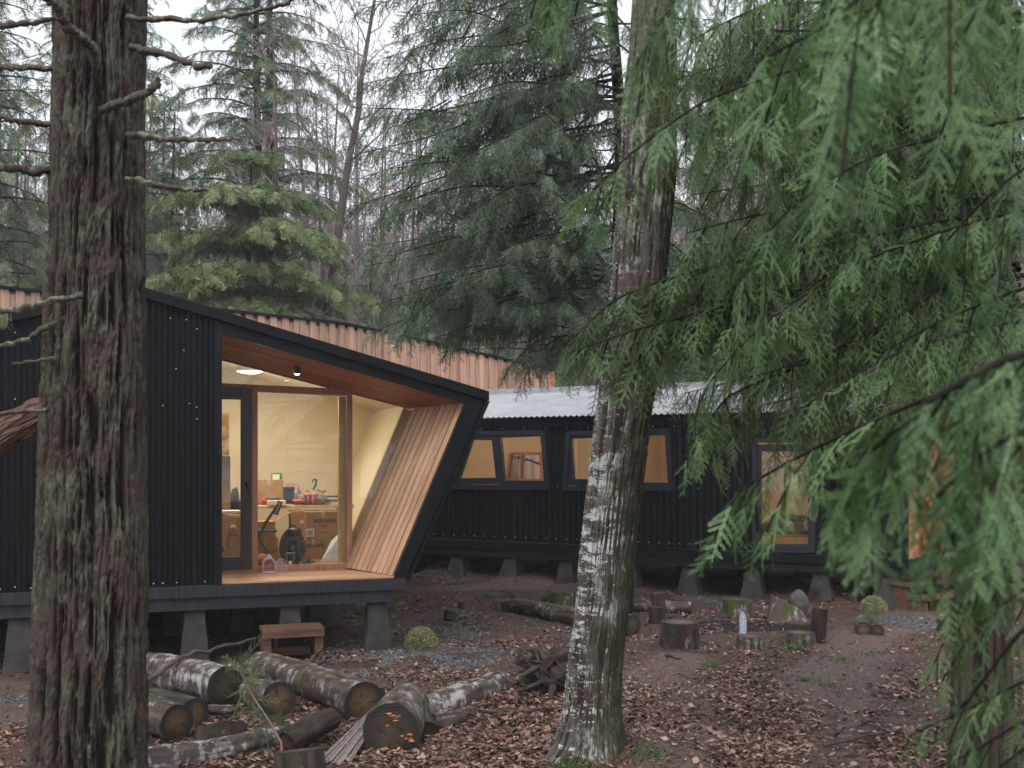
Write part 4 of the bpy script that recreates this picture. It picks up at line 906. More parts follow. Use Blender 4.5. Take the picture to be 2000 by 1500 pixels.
def interior(R):
    px = FA.px
    card = m_plain('cardboard', (.36, .21, .10), .8, 0, .15, 5, .1); card2 = m_plain('orange_cardboard', (.50, .26, .09), .8, 0, .12, 5, .1); ink = m_plain('print_ink', (.03, .025, .02), .7)
    grey = m_plain('grey_board', (.33, .30, .30), .8); paper = m_plain('paper', (.72, .68, .58), .8); tape = m_plain('packing_tape', (.50, .36, .2), .35)
    def bx(name, label, cat, x0, y0, x1, y1, q, dep, m, rot=0, bev=.004, parts=True, grp=None):
        t0, z1 = px(x0, y0, q); t1, z0 = px(x1, y1, q); w = t1-t0; h = z1-z0
        o = thing(name, label, cat, FA.w((t0+t1)/2, z0, q+dep/2), grp)
        cen = FA.w((t0+t1)/2, (z0+z1)/2, q+dep/2)
        b = MB().box(cen, (w, dep, h), ax3(FA)).build('body' if name != 'cardboard_box' else 'carton', m, o, bev)
        if name == 'cardboard_box' and parts:
            MB().box(FA.w((t0+t1)/2, z1-h*.12, q-.001), (w*.12, .002, h*.24), ax3(FA)).box(FA.w((t0+t1)/2, z1+.002, q+dep/2), (w*.12, dep, .003), ax3(FA)).build('tape', tape, o)
        return o, (t0+t1)/2, z0, z1, q
    g = 'cardboard boxes piled round the table'
    Q1 = R+1.6
    # table
    tt0, tz = px(436, 990, Q1); tt1 = px(672, 990, Q1)[0]
    tb = thing('work_table', 'cluttered white-topped work table standing behind the big window pane', 'table', FA.w((tt0+tt1)/2, ZD, Q1+.4))
    MB().box(FA.w((tt0+tt1)/2, tz-.01, Q1+.4), (tt1-tt0+.3, .85, .035), ax3(FA)).build('table_top', m_plain('pale_table_top', (.55, .45, .30), .5), tb, .004)
    for a in (tt0+.0, tt1+.05):
        for b in (.05, .75): MB().box(FA.w(a, (ZD+tz)/2-.015, Q1+b), (.045, .045, tz-ZD-.04), ax3(FA)).build('leg', M['post'], tb)
    zt = tz+.008
    yof = lambda q: HY+(E-zt)/((FA.w(1, 0, q)[1]))*F
    bx('cardboard_box', 'wide brown carton standing on the table at its left end', 'box', 497, 937, 553, 981, Q1+.3, .35, card, grp=g)
    o, t, z0, z1, q = bx('photo_frame', 'small green photo frame standing on top of the wide carton', 'photo frame', 530, 924, 551, 938, Q1+.36, .02, m_plain('green_paint', (.02, .19, .03), .5))
    MB().box(FA.w(t-.01, (z0+z1)/2-.008, q-.002), (.09, .004, .075), ax3(FA)).build('picture', paper, o)
    o, t, z0, z1, q = bx('photo_frame', 'dark upright photo frame with brown rim on the table', 'photo frame', 553, 951, 575, 984, Q1+.1, .025, m_plain('dark_red_wood', (.08, .02, .015), .4))
    MB().box(FA.w(t, (z0+z1)/2, q-.003), (.095, .006, .17), ax3(FA)).build('picture', M['blackp'], o)
    bx('gift_box', 'small pinkish packet leaning behind the dark photo frame', 'packet', 560, 942, 583, 960, Q1+.35, .08, m_plain('pink_card', (.50, .30, .25), .7))
    a = FA.wp(580, 984, Q1+.25); tg = MB().lathe(V(a[0], a[1], zt), [(0, 0), (.06, 0), (.066, .05), (.06, .15), (.035, .19), (.02, .2), (.03, .23), (0, .23)], 20); tag(tg.build('plastic_bag', m_plain('grey_bag', (.16, .16, .2), .4)), 'grey gathered bag beside the dark photo frame', 'bag')
    # tray + toy boat
    a = FA.wp(618, 960, Q1+.2); by = thing('toy_boat', 'toy sailing boat with an orange hull above the heap of bags on the table', 'toy boat', a)
    bz = FA.px(618, 961, Q1+.2)[1]; bt = FA.px(618, 961, Q1+.2)[0]; q = Q1+.2
    hull = [(-.14, .02), (.14, .02), (.10, -.015), (-.10, -.015)]
    MB().hexa([FA.w(bt+x, bz+z, q+.05) for x, z in hull], [FA.w(bt+x, bz+z, q-.03) for x, z in hull]).build('hull', m_plain('orange_paint', (.45, .12, .03), .5), by, .006)
    MB().hexa([FA.w(bt+.04, bz+.02, q), FA.w(bt+.12, bz+.19, q), FA.w(bt+.07, bz+.02, q)], [FA.w(bt+.04, bz+.02, q-.006), FA.w(bt+.12, bz+.19, q-.006), FA.w(bt+.07, bz+.02, q-.006)]).build('sail', paper, by)
    MB().tube([FA.w(bt-.05, bz+.02, q), FA.w(bt-.01, bz+.09, q), FA.w(bt+.0, bz+.16, q), FA.w(bt-.035, bz+.165, q), FA.w(bt-.06, bz+.12, q)], [.008, .014, .012, .014, .004], 8).build('figurehead', M['blackp'], by)
    # bag with bow
    a = FA.wp(610, 985, Q1+.1); bg = thing('gift_bag', 'clear bag of trinkets tied with a pink bow on the table', 'bag', V(a[0], a[1], zt))
    MB().ball(V(a[0], a[1], zt+.075), (.20, .1, .085), 24, lump=.5).ball(V(a[0]+.03, a[1]+.05, zt+.12), (.10, .08, .08), 16, lump=.5).build('sack', m_plain('bag_of_trinkets', (.30, .25, .19), .35, 0, .5, 25, .4), bg)
    mb = MB()
    for s_ in (-1, 1): mb.ball(V(a[0]+s_*.05, a[1]-.10, zt+.13), (.055, .02, .02), 12, lump=.3).ball(V(a[0]+s_*.03, a[1]-.11, zt+.07), (.016, .012, .06), 10)
    mb.build('bow', m_plain('pink_ribbon', (.60, .10, .13), .5), bg)
    tag(MB().ball(FA.wp(583, 984, Q1+.02)+V(0, 0, .03), (.075, .05, .03), 16, lump=.6).build('cloth', m_plain('red_cloth', (.5, .12, .1), .8)), 'crumpled reddish cloth at the front edge of the table', 'cloth')
    for i in range(5):
        p = FA.wp(645, 984, Q1+.2); tag(MB().box(V(p[0], p[1], zt+.012+i*.022), (.26, .2, .02), ax3(FA)).build('book', [paper, grey, m_plain('green_cover', (.1, .2, .14), .6), paper, m_plain('dark_cover', (.06, .07, .09), .6)][i], None, .002), ['lowest', 'second', 'middle', 'fourth', 'topmost'][i]+' magazine in the stack at the right end of the table', 'magazine', 'stack of magazines')
    tag(MB().box(FA.wp(540, 984, Q1+.0)+V(0, 0, .018), (.22, .16, .05), ax3(FA)).build('notebook', paper, None, .003), 'thick white notebook lying on the table edge behind the folding chair', 'notebook')
    for i, (x, y, c, l) in enumerate(((516, 972, (.5, .03, .03), 'small red toy sitting on the table before the wide carton'), (498, 976, (.45, .08, .08), 'red trinket at the left end of the table beside the window bar'))):
        p = FA.wp(x, y+8, Q1+.2); tag(MB().ball(V(p[0], p[1], zt+.045), (.04, .03, .045), 12, lump=.5).ball(V(p[0]+.02, p[1], zt+.09), .022, 10).build('toy', m_plain('red_toy%d' % i, c, .5)), l, 'toy')
    tag(MB().box(FA.wp(536, 982, Q1+.12)+V(0, 0, .035), (.17, .08, .05), ax3(FA)).build('pencil_case', M['blackp'], None, .012), 'flat black case lying in front of the wide carton', 'case')
    # boxes on the floor
    o, t, z0, z1, q = bx('cardboard_box', 'upper brown shoe carton printed with a brand name under the table', 'box', 597, 1000, 664, 1053, Q1-.25, .4, card, grp=g)
    text_mesh('lettering', 'SKECHERS', .062, FA, t+.02, z1-.135, q-.003, o, ink); 
    text_mesh('lettering', 'WOMEN', .026, FA, t, z1-.19, q-.003, o, ink, 0); text_mesh('lettering', 'SIZE 38', .024, FA, t+.02, z1-.27, q-.003, o, ink, 0)
    lb = MB().box(FA.w(t-.16, z0+.09, q-.003), (.10, .002, .10), ax3(FA)).build('sticker', paper, o); MB().box(FA.w(t-.16, z0+.09, q-.005), (.065, .002, .065), ax3(FA)).build('sticker_print', grey, o)
    o, t, z0, z1, q = bx('cardboard_box', 'lower brown shoe carton with printed letters standing on the floor right of the backpack', 'box', 588, 1053.5, 636, 1108, Q1-.25, .4, card, grp=g)
    text_mesh('lettering', 'SKECHERS', .052, FA, t+.02, z1-.10, q-.003, o, ink)
    o, t, z0, z1, q = bx('cardboard_box', 'narrow orange carton with a white sticker left of the shoe carton', 'box', 569, 998, 595, 1050, Q1-.12, .3, card2, grp=g); MB().box(FA.w(t+.05, z0+.20, q-.003), (.05, .002, .04), ax3(FA)).build('sticker', paper, o)
    bx('cardboard_box', 'plain carton under the narrow orange carton', 'box', 560, 1051, 586, 1106, Q1-.12, .3, card2, grp=g)
    o, t, z0, z1, q = bx('cardboard_box', 'open carton with raised flap behind the folding chair', 'box', 497, 1019, 538, 1050, Q1-.35, .35, card2, grp=g)
    MB().hexa([FA.w(t+.14, z1, q+.02), FA.w(t+.15, z1, q+.3), FA.w(t+.15, z1+.005, q+.3), FA.w(t+.14, z1+.005, q+.02)], [FA.w(t+.32, z1+.1, q+.02), FA.w(t+.32, z1+.1, q+.3), FA.w(t+.32, z1+.107, q+.3), FA.w(t+.32, z1+.107, q+.02)]).build('flap', card, o)
    o, t, z0, z1, q = bx('cardboard_box', 'low carton on the floor under the open carton', 'box', 494, 1051, 543, 1110, Q1-.35, .35, card2, grp=g)
    text_mesh('lettering', 'SKECH', .05, FA, t+.04, z0+.19, q-.003, o, ink)
    o, t, z0, z1, q = bx('cardboard_box', 'big carton standing on the floor behind the knitted doll', 'box', 415, 1009, 472, 1111, Q1-.7, .45, card2, grp=g)
    text_mesh('lettering', 'SKECHERS', .055, FA, t+.0, z0+.22, q-.003, o, ink)
    o, t, z0, z1, q = bx('cardboard_box', 'upright carton in the stack seen through the door glass', 'box', 415, 941, 450, 1000, Q1-.35, .4, card, grp=g)
    bx('cardboard_box', 'grey carton topmost in the stack seen through the door glass', 'box', 415, 890, 450, 940, Q1-.35, .4, grey, grp=g)
    tag(MB().box(FA.wp(443, 1003, Q1-.55)+V(0, 0, .02), (.30, .25, .035), ax3(FA)).build('paper_stack', paper, None, .004), 'white papers stacked on the big carton behind the door glass', 'papers')
    t0, z1 = px(425, 807, R+2.9); t1, z0 = px(448, 890, R+2.9)
    o = tag(MB().box(FA.w((t0+t1)/2, (z0+z1)/2, R+2.975), (t1-t0, .01, z1-z0), ax3(FA)).build('wall_map', m_plain('old_map', (.42, .25, .08), .8, 0, .8, 6, .1)), 'brown and ochre poster pinned on the cream wall behind the door', 'poster')
    p = FA.wp(458, 1000, Q1-.2); tag(MB().ball(p+V(0, 0, .12), (.07, .07, .17), 16, lump=.7).ball(p+V(.06, 0, .05), (.07, .06, .09), 12, lump=.7).build('black_jacket', m_plain('black_fabric', (.015, .017, .02), .9)), 'bundled black jacket on the boxes behind the door edge', 'jacket')
    # doll
    p = FA.w(px(456, 1100, Q1-.95)[0], ZD, Q1-.95); wool = m_plain('cream_wool', (.42, .30, .17), .95, 0, .25, 60, .8)
    dl = thing('knitted_doll', 'tall cream knitted doll with ears standing behind the door glass', 'doll', p)
    mb = MB(); mb.ball(p+V(0, 0, .24), (.085, .07, .17), 18, lump=.12).ball(p+V(0, 0, .43), (.062, .06, .065), 16)
    for s_ in (-1, 1):
        mb.tube([p+V(s_*.045, 0, .16), p+V(s_*.055, -.01, .0)], [.035, .028], 10); mb.tube([p+V(s_*.07, 0, .36), p+V(s_*.10, -.04, .26), p+V(s_*.06, -.07, .2)], [.026, .022, .02], 10)
    mb.build('body', wool, dl)
    for s_ in (-1, 1): MB().tube([p+V(s_*.035, 0, .47), p+V(s_*.055, 0, .53), p+V(s_*.05, 0, .565)], [.018, .02, .008], 10).build('ear', wool, dl)
    for s_ in (-1, 1): MB().ball(p+V(s_*.022, -.056, .445), .006, 8).build('eye', M['blackp'], dl)
    MB().tube([p+V(-.05, -.03, .385), p+V(0, -.06, .375), p+V(.05, -.03, .385)], .012, 8).build('scarf', m_plain('red_scarf', (.4, .04, .04), .9), dl)
    # folding chair
    q = Q1-.85; T = lambda x, y: px(x, y, q)
    ch = thing('folding_chair', 'black folding chair facing the table behind the mullion', 'chair', FA.w(T(510, 1100)[0], ZD, q))
    def tub(x0, y0, x1, y1, q0, q1, r=.011, nm='leg'): 
        a = px(x0, y0, q); b = px(x1, y1, q); MB().tube([FA.w(a[0], a[1], q+q0), FA.w(b[0], b[1], q+q1)], r, 8).build(nm, M['blackp'], ch)
    tub(543, 985, 494, 1065, -.0, -.0); tub(547, 990, 508, 1050, .4, .4); tub(492, 1040, 528, 1083, 0, 0); tub(508, 1030, 470, 1080, .4, .4)
    a = px(536, 982, q); b = px(548, 1000, q)
    MB().hexa([FA.w(b[0]-.05, b[1]-.04, q), FA.w(b[0]-.03, b[1]-.04, q), FA.w(b[0]-.03, b[1]-.04, q+.42), FA.w(b[0]-.05, b[1]-.04, q+.42)], [FA.w(b[0]+.01, a[1]+.01, q), FA.w(b[0]+.03, a[1]+.01, q), FA.w(b[0]+.03, a[1]+.01, q+.42), FA.w(b[0]+.01, a[1]+.01, q+.42)]).build('backrest', M['blackp'], ch, .006)
    s0 = px(513, 1038, q); MB().box(FA.w(s0[0], s0[1], q+.2), (.34, .40, .03), ax3(FA)).build('seat', M['blackp'], ch, .01)
    # backpack
    p = FA.w(px(571, 1100, Q1-.75)[0], ZD, Q1-.75); bp = thing('backpack', 'black polka-dot backpack standing on the floor behind the window', 'backpack', p)
    t = NT('polka_dot'); vo = t.n('TexVoronoi', {'Vector': t.pos(), 'Scale': 60.0, 'Randomness': 0.0}).outputs['Distance']; cc = t.mix(t.math('LESS_THAN', vo, .28), (.02, .022, .03), (.35, .35, .36)); mpd = t.done(t.pr(cc, .8))
    MB().ball(p+V(0, 0, .2), (.155, .10, .24), 24, lump=.12).build('body', mpd, bp); MB().ball(p+V(.02, -.08, .13), (.10, .05, .12), 18).build('pocket', M['blackp'], bp)
    MB().ball(p+V(.03, -.03, .38), (.09, .07, .06), 16, lump=.4).build('top_flap', M['blackp'], bp)
    MB().tube([p+V(-.04, 0, .42), p+V(0, -.01, .48), p+V(.05, 0, .44)], .011, 8).build('handle', M['blackp'], bp)
    for s_ in (-1, 1): MB().tube([p+V(s_*.05, -.08, .4), p+V(s_*.06+.02, -.13, .25), p+V(s_*.07+.02, -.1, .05)], .014, 8).build('strap', M['blackp'], bp)
    # leaning white board
    a0, a1 = px(646, 1103, Q1-.6), px(666, 1060, Q1-.5)
    tag(MB().hexa([FA.w(a0[0]-.12, ZD, Q1-.62), FA.w(a0[0]+.2, ZD, Q1-.62), FA.w(a0[0]+.2, ZD, Q1-.6), FA.w(a0[0]-.12, ZD, Q1-.6)], [FA.w(a0[0]+.02, ZD+.24, Q1-.5), FA.w(a0[0]+.2, ZD+.40, Q1-.5), FA.w(a0[0]+.2, ZD+.40, Q1-.48), FA.w(a0[0]+.02, ZD+.24, Q1-.48)]).build('white_board', m_plain('bluish_board', (.52, .54, .58), .5)), 'pale panel leaning in the corner right of the shoe cartons', 'panel')
    # glass lantern just inside the pane
    p = FA.w(px(567, 1100, R+.25)[0], ZD, R+.25); gl = thing('glass_lantern', 'small square lantern behind the pane next to the pink one', 'lantern', p)
    brass = m_plain('old_brass', (.25, .19, .1), .4, .6); s_ = .042
    for a in (-1, 1):
        for b in (-1, 1): MB().box(p+V(a*s_, b*s_, .09), (.006, .006, .18)).build('post', brass, gl)
    MB().box(p+V(0, 0, .18), (.092, .092, .008)).build('top', brass, gl); MB().box(p+V(0, 0, .006), (.092, .092, .012)).build('base', brass, gl); MB().lathe(p, [(0, .01), (.02, .01), (.02, .09), (0, .09)], 14).build('candle', paper, gl)
    # dried moss wreath / plant next to the backpack
    mb = MB(); r = random.Random(4); p = FA.w(px(600, 1100, R+.5)[0], ZD+.03, R+.5)
    for _ in range(60): 
        e = V(r.gauss(0, .06), r.gauss(0, .04), abs(r.gauss(.03, .035))); mb.tube([p+e*.2, p+e], [.006, .002], 4)
    tag(mb.build('dried_sprig', m_plain('dry_green', (.07, .12, .05), .9)), 'small dried green sprig on the floor beside the backpack', 'sprig')
    # red bag
    p = FA.w(px(508, 1090, R+.7)[0], ZD, R+.7); tag(MB().ball(p+V(0, 0, .07), (.14, .1, .08), 20, lump=.5).build('cloth_bundle', m_plain('dusty_red', (.30, .13, .09), .9)), 'dusty red bundle on the floor beside the door frame', 'bundle')
    # pink lantern on the deck
    pink = m_plain('pink_enamel', (.46, .30, .33), .5, 0, .06); qd = R-.13
    tc, _ = px(525.5, 1118, qd); p = FA.w(tc, ZD+.001, qd); pl = thing('pink_lantern', 'pink arched birdcage lantern with its fretwork door open on the deck', 'lantern', p)
    W_, H_ = .066, .15
    def arch(c, ux, r, h, th, mb, k=14):
        pts = [c-ux*r]+[c-ux*r+V(0, 0, h)]+[c+V(0, 0, h)-ux*r*math.cos(a)+V(0, 0, r*.95*math.sin(a)) for a in np.linspace(.15, math.pi-.15, k)]+[c+ux*r+V(0, 0, h), c+ux*r]
        mb.tube(pts, th, 6)
    mb = MB()
    for dq in (-.045, .045): arch(p+FA.m*dq, FA.u, W_, .10, .0055, mb)
    for ss in (-1, 1):
        for dq in (-.015, .015): mb.tube([p+FA.u*W_*ss+FA.m*dq, p+FA.u*W_*ss+FA.m*dq+V(0, 0, .1), p+FA.u*W_*.5*ss+FA.m*dq+V(0, 0, .155)], .003, 5)
    mb.build('cage', pink, pl)
    MB().box(p+V(0, 0, .01), (.145, .11, .018), ax3(FA)).build('base', pink, pl, .004)
    MB().lathe(p+V(0, 0, .155), [(0, .062), (.006, .06), (.008, .048), (.018, .04), (.03, .028), (.034, .014), (.036, .0)], 18).build('lid', pink, pl)
    def fret(c, ux, r, h, name, par):
        mb = MB(); arch(c, ux, r, h, .004, mb); rr = random.Random(2); mb.tube([c-ux*r, c+ux*r], .004, 5)
        for zz in np.arange(.02, h+r*.8, .024):
            wv = r*.85 if zz < h else math.sqrt(max(0, r*r*.75-(zz-h)**2))
            for xx in np.arange(-wv, wv+.001, .024):
                cc_ = c+ux*xx+V(0, 0, zz); mb.tube([cc_+ux*.010*math.cos(a)+V(0, 0, .010*math.sin(a)) for a in np.linspace(0, 5.2, 8)], .0022, 4)
        return mb.build(name, pink, par)
    fret(p+FA.m*.045+V(0, 0, .012), FA.u, W_*.95, .10, 'back_panel', pl)
    fret(p+FA.u*(W_+.064)-FA.m*.045+V(0, 0, .004), FA.u, .058, .095, 'door', pl)
    # orange pipe under the cabin
    a = FA.wp(60, 1208, .6); b = FA.wp(74, 1248, .6); tag(MB().tube([a, (a+b)/2+V(.02, 0, 0), b, V(b[0]+.1, b[1], float(gh(b[0], b[1])))], .02, 10).build('drain_pipe', m_plain('orange_pipe', (.4, .06, .015), .5)), 'orange plastic pipe dropping under the cabin floor at far left', 'pipe')
# ------------------------------------------------------------------ foliage
M['twig'] = m_plain('dead_twig', (.085, .062, .052), .85, 0, .4, 25, .4)
M['stem'] = m_plain('green_twig', (.075, .055, .035), .8, 0, .3, 25, .3)
M['needle_dark'] = m_leaf('dark_needles', (.014, .055, .022), (.07, .155, .078), (.22, .33, .20), .28, .34, 2.0, .7)
M['needle_mid'] = m_leaf('fir_needles', (.013, .048, .010), (.055, .145, .032), (.18, .31, .10), .34, .3, 2.0, .6)
M['needle_near'] = m_leaf('near_needles', (.022, .070, .018), (.085, .195, .062), (.25, .39, .17), .36, .32, 3.0, .6)
M['needle_far'] = m_leaf('yellowish_conifer', (.055, .11, .038), (.17, .25, .085), (.34, .41, .18), .55, .25, .5, .3)
M['needle_far2'] = m_leaf('bluish_conifer', (.05, .11, .058), (.12, .215, .11), (.26, .36, .20), .55, .25, .4, .3)
M['bush'] = m_leaf('pale_bush_leaf', (.12, .125, .05), (.26, .26, .12), (.42, .41, .24), .6, .2, 9, .3)
M['greenleaf'] = m_leaf('fresh_green_leaf', (.02, .06, .012), (.05, .14, .03), (.11, .24, .06), .5, .3, 5, .4)
M['trunk_fir'] = m_bark('fir_bark', (.012, .009, .008), (.035, .026, .021), (.075, .058, .048), (.14, .15, .13), (.05, .08, .02), lt=(.6, .66), moss_t=(.56, .68))
M['trunk_red'] = m_bark('reddish_bark', (.03, .015, .011), (.08, .045, .035), (.13, .085, .07), (.2, .19, .17), None, lt=(.6, .66))
M['trunk_pale'] = m_bark('pale_bark', (.09, .075, .068), (.22, .19, .175), (.36, .33, .31), (.48, .46, .45), None, lt=(.5, .58))
M['baretwig'] = m_plain('bare_twigs', (.25, .20, .19), .9, 0, .25, .4, .1)

def spray(seed, L, ntw, twl, nl, nw, sp, droop=.25, ang=52, fill=1.0, sub=0):
    # flat branchlet along +X in the XY plane: paired needles on a central axis and side twigs. returns verts, quads, stem verts/faces
    r = np.random.default_rng(seed); tw = [(np.zeros(3), V(1, 0, 0), L)]
    def axis_pt(s): return V(s*L, 0, -droop*L*s*s)
    for k in range(ntw):
        s = .06+.88*(k+.5)/ntw+r.uniform(-.01, .01); sg = 1 if k % 2 else -1; a = math.radians(ang+r.uniform(-9, 9)); l = twl*(1-.72*s)*r.uniform(.75, 1.1)
        if r.random() > fill: continue
        tw.append((axis_pt(s), V(math.cos(a), sg*math.sin(a), r.uniform(-.25, .1)), l))
        if sub and l > twl*.35:
            for q in (.35, .6):
                a2 = a-.75 if r.random() < .5 else a+.7
                p0 = axis_pt(s)+V(math.cos(a), sg*math.sin(a), -.1)*l*q
                tw.append((p0, V(math.cos(a2), sg*math.sin(a2), r.uniform(-.3, .1)), l*.45))
    vs = []; sv = []
    for i, (p0, d, l) in enumerate(tw):
        n = max(3, int(l/sp)); s = (np.arange(n)+.5)/n
        if i == 0: p = np.stack([s*L, 0*s, -droop*L*s*s], -1); dd = np.stack([np.ones(n), 0*s, -2*droop*s], -1)
        else:
            p = p0+np.outer(s*l, d); p[:, 2] -= droop*1.2*l*s*s; dd = np.tile(d, (n, 1)); dd[:, 2] -= droop*1.6*s
        dd /= np.linalg.norm(dd, axis=1)[:, None]
        side = np.cross(V(0, 0, 1), dd); side /= np.linalg.norm(side, axis=1)[:, None]
        for sg in (-1, 1):
            a = np.radians(58-28*s**3+r.normal(0, 7, n))[:, None]; ll = (nl*(1-.45*s**4)*r.uniform(.8, 1.1, n))[:, None]
            nd = dd*np.cos(a)+side*sg*np.sin(a); nd[:, 2] += r.normal(0, .13, n)-.06
            wd = np.cross(nd, V(0, 0, 1)+r.normal(0, .25, (n, 3))); wd /= np.linalg.norm(wd, axis=1)[:, None]
            vs.append(np.stack([p, p+nd*ll*.45+wd*nw/2, p+nd*ll, p+nd*ll*.45-wd*nw/2], 1))
        # tip needle
        sv.append((p[0], p[-1]))
    v = np.concatenate(vs).reshape(-1, 3); q = np.arange(len(v)).reshape(-1, 4)
    st = MB(); wst = nw*.45
    for i, (a, b) in enumerate(sv):
        w = wst*(1.3 if i == 0 else .8)
        m_ = (a+b)/2 if i else axis_pt(.5)
        st.tube([a if i else axis_pt(0), m_, b], [w, w*.8, w*.4], 3, caps=False)
    return v, q, np.concatenate(st.v), np.concatenate([l.reshape(-1, 4) for l in st.loops])

def place(mb, temps, pos, dirs, ups, scales, rng, att=None, mats=(0, 1)):
    # many copies of the templates; grouped by template for speed
    pos = np.asarray(pos); dirs = np.asarray(dirs, float); n = len(pos)
    dirs = dirs/np.linalg.norm(dirs, axis=1)[:, None]; ups = np.asarray(ups, float)
    y = np.cross(ups, dirs); y /= np.linalg.norm(y, axis=1)[:, None]+1e-9; z = np.cross(dirs, y)
    pick = rng.integers(0, len(temps), n); sc_ = np.asarray(scales)
    att = rng.uniform(0, 1, n) if att is None else att
    for k, (v, q, sv, sf) in enumerate(temps):
        ix = np.where(pick == k)[0]
        if not len(ix): continue
        R_ = np.stack([dirs[ix], y[ix], z[ix]], 1)*sc_[ix, None, None]
        for vv, ff, mt in ((v, q, mats[0]), (sv, sf, mats[1])):
            if not len(vv): continue
            W = np.einsum('vk,nkj->nvj', vv, R_)+pos[ix][:, None]
            FF = (ff[None]+(np.arange(len(ix))*len(vv))[:, None, None]).reshape(-1, 4)
            mb.add(W.reshape(-1, 3), FF, mt, False, np.repeat(att[ix], len(vv)))

def limb(mbw, mbf, path, r0, temps, rng, step, scl, s0=.15, spread=58, droop=.35, hang=0.0, two=True, tubes=True, mats=(0, 1), roll=.25, acc=None):
    path = np.asarray(path, float); k = len(path); tt = np.linspace(0, k-1, 6*(k-1)+1)
    pp = np.stack([np.interp(tt, np.arange(k), path[:, c]) for c in range(3)], -1)
    for _ in range(4): pp[1:-1] = (pp[:-2]+2*pp[1:-1]+pp[2:])/4
    if tubes: mbw.tube(pp, np.linspace(r0, max(.003, r0*.15), len(pp)), 6, 0, caps=False, rough=.1)
    seg = np.linalg.norm(np.diff(pp, axis=0), axis=1); cl = np.concatenate([[0], np.cumsum(seg)]); L = cl[-1]
    n = max(2, int(L*(1-s0)/step)); s = np.linspace(s0, 1, n)
    s = np.clip(s+rng.normal(0, .3/n, n), 0, 1)
    c = np.stack([np.interp(s*L, cl, pp[:, j]) for j in range(3)], -1); tg_ = np.gradient(pp, axis=0); tg_ = np.stack([np.interp(s*L, cl, tg_[:, j]) for j in range(3)], -1); tg_ /= np.linalg.norm(tg_, axis=1)[:, None]
    sd = np.cross(V(0, 0, 1), tg_); sd /= np.linalg.norm(sd, axis=1)[:, None]+1e-9
    sg = np.where(np.arange(n) % 2, 1, -1)[:, None]; a = np.radians(spread+rng.normal(0, 12, n))[:, None]
    a = a*np.clip(1.25-s[:, None]**3, .25, 1)
    d = tg_*np.cos(a)+sd*sg*np.sin(a); d[:, 2] -= droop+rng.normal(0, .12, n)
    if hang: d = d*(1-hang)+V(0, 0, -1)*hang
    d /= np.linalg.norm(d, axis=1)[:, None]
    up = V(0, 0, 1)+rng.normal(0, roll, (n, 3))+d*.2
    if hang > .4: up = sd*sg*.2+rng.normal(0, .6, (n, 3))+V(0, -.6, .2)
    sc2 = scl*(1-.45*s)*rng.uniform(.7, 1.15, n)
    place(mbf, temps, c, d, up, sc2, rng, None, mats)

# templates (built once, varied by seed); sizes in metres
T_near = [spray(s, (.30, .36, .26, .4, .33, .22, .38, .3)[s], (9, 8, 7, 11, 5, 6, 7, 10)[s], (.15, .18, .12, .16, .2, .1, .22, .13)[s], .018, .0036, .0045, .2+.2*(s % 3), ang=36+5*(s % 4), fill=.82) for s in range(8)]
T_mid = [spray(10+s, (.5, .6, .42, .65, .5, .38, .58)[s], (9, 8, 7, 10, 6, 6, 8)[s], (.24, .28, .2, .25, .32, .18, .3)[s], .026, .0070, .0110, .2+.18*(s % 3), ang=38+6*(s % 4), fill=.97) for s in range(7)]
T_dark = [spray(20+s, .55, 9, .24, .036, .0125, .024, .25+.12*(s % 3), fill=.9) for s in range(7)]
T_far = [spray(30+s, .95, 9, .55, .12, .042, .075, .3) for s in range(6)]
T_farl = [spray(40+s, 1.6, 7, .8, .22, .07, .16, .28) for s in range(4)]

def trunk_mesh(name, path, rad, mat, parent, nth=64, nz=200, depth=.03, fth=9, fz=1.1, mix=.5, plates=True, warp=.5, flare=None):
    path = np.asarray(path, float); k = len(path); tt = np.linspace(0, k-1, nz)
    pp = np.stack([np.interp(tt, np.arange(k), path[:, c]) for c in range(3)], -1)
    for _ in range(nz//8): pp[1:-1] = (pp[:-2]+2*pp[1:-1]+pp[2:])/4
    r = np.interp(tt, np.arange(k), rad)
    th = np.arange(nth)/nth*2*np.pi; TH, ZZ = np.meshgrid(th, pp[:, 2]); R0 = r[:, None]
    ca, sa = np.cos(TH), np.sin(TH)
    wx = warp*(fbm(ca*1.2+4, sa*1.2, ZZ*.9, 3)-.47)
    a2, b2 = np.cos(TH+wx*.5), np.sin(TH+wx*.5)
    n1 = 1-np.abs(2*vn(a2*fth, b2*fth, ZZ*fz)-1)*1.0; n2 = 1-np.abs(2*vn(a2*fth*2.1+9, b2*fth*2.1, ZZ*fz*2.2)-1)
    n3 = fbm(a2*fth*4, b2*fth*4, ZZ*fz*9, 3)
    rid = n1*.55+n2*.3+n3*.3; h = sstep(.45, .95, rid)
    big = fbm(ca*1.3, sa*1.3, ZZ*.8+7, 3)-.45
    rr = R0*(1+.16*big)+depth*(h-.6)+depth*.35*(n3-.45)
    if flare is not None:
        zf = np.clip((flare[0]-ZZ)/flare[0], 0, 1); rr = rr*(1+flare[1]*zf**2*(1+.9*np.sin(TH*5+1.0)*zf))
    v = pp[:, None]+np.stack([rr*ca, rr*sa, 0*rr], -1)
    i = np.arange(nz-1)[:, None]; j = np.arange(nth)[None]; j2 = (j+1) % nth
    f = np.stack([i*nth+j, i*nth+j2, (i+1)*nth+j2, (i+1)*nth+j], -1).reshape(-1, 4)
    return MB().add(v.reshape(-1, 3), f, 0, True, np.clip(h, 0, 1).ravel()).build(name, mat, parent)

